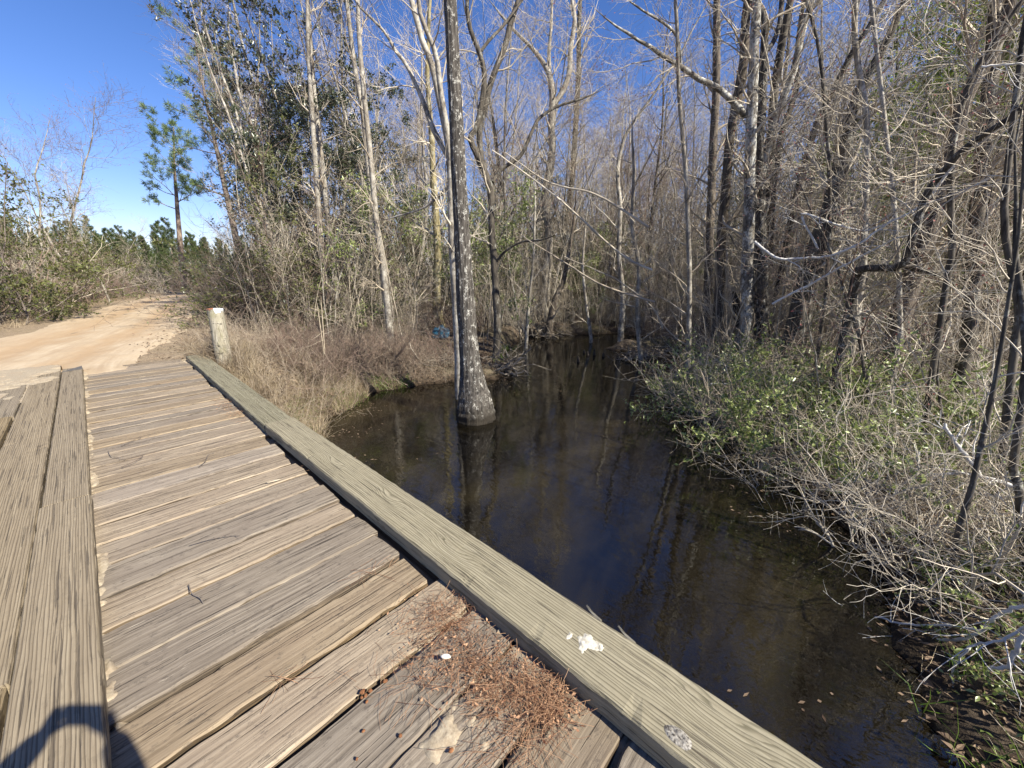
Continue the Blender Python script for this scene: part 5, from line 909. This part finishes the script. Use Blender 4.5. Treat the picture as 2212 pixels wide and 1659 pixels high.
for pts, lab in ([((320, 790 + 200), (335, 994), (345, 996), (358, 1003)), 'dark bent twig on the mid planks'], [((262, 1010), (290, 1000), (306, 990), (310, 983)), 'forked dark twig beside the runner boards'], [((262, 965), (285, 955), (307, 945)), 'small dark twig by the far part of the runner boards'], [((430, 1010), (445, 998), (450, 985), (463, 980)), 'thin grey twig lying across a plank gap'], [((409 , 1180), (455, 1168), (500, 1160), (520, 1158)), 'long thin twig lying along a near plank'], [((408, 1265), (415, 1285), (432, 1295), (440, 1305)), 'short pale twig standing in a plank gap']):
    fx = {'dark bent twig on the mid planks': [(234, 975), (240, 988), (255, 990), (271, 993)]}.get(lab, pts); P = np.array([at(u, v, .008) for u, v in fx]); b = P[0].copy(); S = catmull(P - b, 10); S[:, 2] += .006 + .006 * np.sin(np.linspace(0, 3, 10)); mb = MB(); mb.tubes(S, np.linspace(.003, .0015, 10), 5)
    A, Ra = grow(gg, S[None], np.linspace(.004, .002, 10)[None], 2, .4, .9, (35, 60), (.03, .06), 3, .1, 0, 0, .7, .5, .0012, .1); A[:, :, 2] = np.maximum(A[:, :, 2], .001); mb.tubes(A, Ra, 4); o = mb.obj('twig', M_TWIGD); o.location = b; tag(o, lab, 'twig', 'twigs on the deck')

# bushes on the left bank
lbk = [(3.2, 8.6), (4.0, 8.9), (3.0, 9.9), (4.4, 9.7), (5.2, 8.8), (5.8, 9.6), (3.6, 9.0), (4.6, 9.0), (5.6, 8.9), (3.8, 10.2), (5.0, 10.3), (6.4, 8.8), (2.9, 9.6)]
BB = [thicket(331, 22, (.5, 1.1), .9, M_TWIGB, None, 0, 0, 'bare_bush', 6, 4, .2, .25), thicket(332, 16, (.6, 1.3), .8, M_TWIGB, None, 0, 0, 'bare_bush', 6, 4, .2, .25)]
for i, (x, y) in enumerate(lbk):
    if wd(x, y) > 0: put(BB[i % 2], (x, y, H1(x, y) - .04), g.random() * 6, g.uniform(.8, 1.2), (0, .1), 'low bare bush on the dry left bank near the water', 'bush', 'low bushes of the left bank')
mb = MB(); q = ground_pts(26000, 1.5, 14, -1, 11, lambda x, y: (wdist(x, y) < -.02) & (np.exp(wdist(x, y) * 2.2) > g.random(len(x))) & (fbm(x * 1.2, y * 1.2 + 5, 3) > .18)); n = len(q); q[:, 2] = WATER + .004
mb.leaves(q, g.normal(size=(n, 3)) * [1, 1, 0], g.normal(size=(n, 3)) * .05 + [0, 0, 1], g.uniform(.02, .07, n), g.uniform(.012, .03, n), .05); tag(mb.obj('floating_leaves', M_LITTER, None, False), 'brown leaves floating along the water edges', 'leaves', None, 'stuff')
# ---------------------------------------------------------------- the photographer: stands behind the camera, throws the shadow
def skin_body(name, chains, mat, parent, sub=2):
    verts = []; rad = []; edges = []; idx = {}
    for ch in chains:
        prev = None
        for key, co, r in ch:
            if key is None or key not in idx:
                verts.append(co); rad.append(r if isinstance(r, tuple) else (r, r)); i = len(verts) - 1
                if key: idx[key] = i
            else: i = idx[key]
            if prev is not None: edges.append((prev, i))
            prev = i
    me = bpy.data.meshes.new(name); me.from_pydata([tuple(map(float, v)) for v in verts], edges, []); o = bpy.data.objects.new(name, me); COL.objects.link(o)
    o.modifiers.new('skin', 'SKIN'); 
    for i, r in enumerate(rad): me.skin_vertices[0].data[i].radius = r; me.skin_vertices[0].data[i].use_root = (i == 0)
    o.modifiers['skin'].use_smooth_shade = True; s = o.modifiers.new('sub', 'SUBSURF'); s.levels = sub; s.render_levels = sub; me.materials.append(mat); o.parent = parent; return o
BC = -F0 * .44; fz = .062
per = tag(empty('person', (BC[0], BC[1], fz)), 'person behind the view holding up a phone, throwing the shadow on the planks', 'person')
def W_(f, r, z): return F0 * f + RT * r + np.array([0, 0, z - fz])      # forward, right, height
ph_c = -F0 * .024 + np.array([0, 0, 1.598])
M_SKIN = simple('skin', (.42, .25, .18), (.50, .31, .23), 20, .55, .4); M_JACK = simple('jacket', (.03, .04, .06), (.05, .06, .085), 30); M_JEAN = simple('jeans', (.04, .055, .09), (.07, .09, .14), 60); M_HAIR = simple('hair', (.03, .02, .012), (.07, .045, .03), 80, .6); M_BOOT = simple('boots', (.05, .035, .025), (.09, .06, .04), 30)
def rel(p): return np.array(p) - BC - np.array([0, 0, fz])
rh = rel(ph_c + RT * .088 - F0 * .012 - np.array([0, 0, .02])); lh = rel(ph_c - RT * .088 - F0 * .012 - np.array([0, 0, .005]))
re_ = rel((.03, -.10, 1.27)); le_ = rel((-.30, .13, 1.36))
def hand(side, w, key):
    d = 1 if side > 0 else -1; ch = []; palm = w; pk = np.array([0, 0, 1.])
    for i, (z, L) in enumerate(((.034, .024), (.012, .030), (-.010, .028), (-.030, .022))):
        a = palm + pk * z * .8 + RT * d * .012; b = a + F0 * (.014) + RT * d * .004 + pk * .004; c = b + F0 * .006 - RT * d * L * .8; ch.append([(key, palm, .02), (None, a, .0095), (None, b, .0085), (None, c, .0075)])
    t1 = palm - pk * .022 - RT * d * .012 - F0 * .012; t2 = t1 - RT * d * .028 + pk * .018; t3 = t2 - RT * d * .018 + pk * .014; ch.append([(key, palm, .02), (None, t1, .0115), (None, t2, .0095), (None, t3, .008)]); return ch
hd = W_(.06, 0, 1.60)
body = [[('pel', W_(0, 0, .93), (.13, .10)), ('wa', W_(.0, 0, 1.08), (.125, .09)), ('ch', W_(0, 0, 1.28), (.15, .10)), ('nb', W_(.01, 0, 1.42), .06), ('nk', W_(.03, 0, 1.48), .048), ('jaw', W_(.075, 0, 1.535), (.058, .062)), ('mid', W_(.05, 0, 1.60), (.074, .088)), ('top', W_(.035, 0, 1.67), (.062, .075)), ('cr', W_(.03, 0, 1.70), .03)],
        [('mid', 0, 0), (None, W_(.148, 0, 1.595), .012), (None, W_(.165, 0, 1.575), .010)]]
for s, el, hn, k in ((1, re_, rh, 'r'), (-1, le_, lh, 'l')):
    body += [[('ch', 0, 0), (k + 's', W_(.0, .17 * s, 1.39), .055), (k + 'u', (W_(.0, .17 * s, 1.39) + el) / 2 + np.array([0, 0, -.02]), .043), (k + 'e', el, .036), (k + 'f', el * .55 + hn * .45, .034), (k + 'w', el * .12 + hn * .88, (.024, .02)), (k + 'h', hn, (.026, .018))]] + hand(s, hn, k + 'h')
    body += [[('pel', 0, 0), (k + 'hp', W_(.0, .09 * s, .88), .085), (k + 'k', W_(.03, .10 * s, .50), .055), (k + 'c', W_(.01, .10 * s, .34), .052), (k + 'a', W_(-.02, .11 * s, .09), .036), (k + 'b', W_(.06, .12 * s, .035), (.04, .03)), (k + 't', W_(.15, .135 * s, .028), (.04, .022))]]
skin_body('body', body, M_SKIN, per)
jk = [[('hem', W_(0, 0, .78), (.150, .125)), ('wa', W_(0, 0, .90), (.158, .128)), ('m', W_(0, 0, 1.08), (.148, .112)), ('ch', W_(0, 0, 1.28), (.172, .122)), ('nb', W_(.01, 0, 1.42), .075), (None, W_(.025, 0, 1.465), .058)]]
for s, el, hn in ((1, re_, rh), (-1, le_, lh)): jk.append([('ch', 0, 0), (None, W_(.0, .17 * s, 1.39), .068), (None, (W_(.0, .17 * s, 1.39) + el) / 2 + np.array([0, 0, -.02]), .056), (None, el, .05), (None, el * .55 + hn * .45, .046), (None, el * .2 + hn * .8, .036)])
skin_body('jacket', jk, M_JACK, per)
skin_body('trousers', [[('p', W_(0, 0, .97), (.14, .11)), ('q', W_(0, 0, .88), (.145, .115))]] + [[('q', 0, 0), (None, W_(0, .095 * s, .80), .10), (None, W_(.03, .10 * s, .50), .074), (None, W_(.01, .10 * s, .32), .068), (None, W_(-.02, .11 * s, .08), .06)] for s in (1, -1)], M_JEAN, per)
for s in (1, -1): skin_body('boot', [[('a', W_(-.03, .11 * s, .13), .05), ('b', W_(-.02, .112 * s, .05), (.048, .05)), (None, W_(.07, .122 * s, .042), (.048, .04)), (None, W_(.16, .135 * s, .036), (.046, .032))]], M_BOOT, per)
skin_body('hair', [[('a', W_(-.02, 0, 1.53), (.05, .035)), ('b', W_(.0, 0, 1.62), (.082, .07)), ('c', W_(.03, 0, 1.685), (.072, .078)), (None, W_(.075, 0, 1.70), (.055, .03))]], M_HAIR, per)
M_PHONE = simple('phone_case', (.015, .015, .017), (.025, .025, .028), 40, .4, .5)
phn = tag(empty('phone', tuple(ph_c)), 'dark phone held level in both hands at eye height', 'phone')
RM = np.array([RT, UP, -FW]).T; mb = MB(); hw_, hh_, r_ = .076, .038, .010; pr = []
for cx, cy, a0 in ((hw_ - r_, hh_ - r_, 0), (-hw_ + r_, hh_ - r_, 90), (-hw_ + r_, -hh_ + r_, 180), (hw_ - r_, -hh_ + r_, 270)):
    for k in range(5): a = math.radians(a0 + k * 22.5); pr.append((cx + r_ * math.cos(a), cy + r_ * math.sin(a)))
n = len(pr); V = [(x * s, y * s, z) for s, z in ((.97, -.004), (1, -.0025), (1, .0025), (.97, .004)) for x, y in pr] + [(0, 0, -.004), (0, 0, .004)]; i = np.arange(n); k = (i + 1) % n
f4 = np.concatenate([np.stack([j * n + i, j * n + k, (j + 1) * n + k, (j + 1) * n + i], 1) for j in range(3)]); f3 = np.concatenate([np.stack([k, i, np.full(n, 4 * n)], 1), np.stack([3 * n + i, 3 * n + k, np.full(n, 4 * n + 1)], 1)])
mb.add(np.array(V) @ RM.T, f4, f3); mb.obj('case', M_PHONE, phn, False)
for sx in (.052, .030):
    mb = MB(); c_ = np.array([sx, .020 if sx > .04 else .008, 0]); mb.tubes(np.array([c_ + [0, 0, -.003], c_ + [0, 0, -.0062], c_ + [0, 0, -.0063]]) @ RM.T, [.0075, .0075, .001], 16); mb.obj('lens', simple('lens_glass', (.01, .01, .012), (.02, .02, .025), 5, .1, .6), phn)
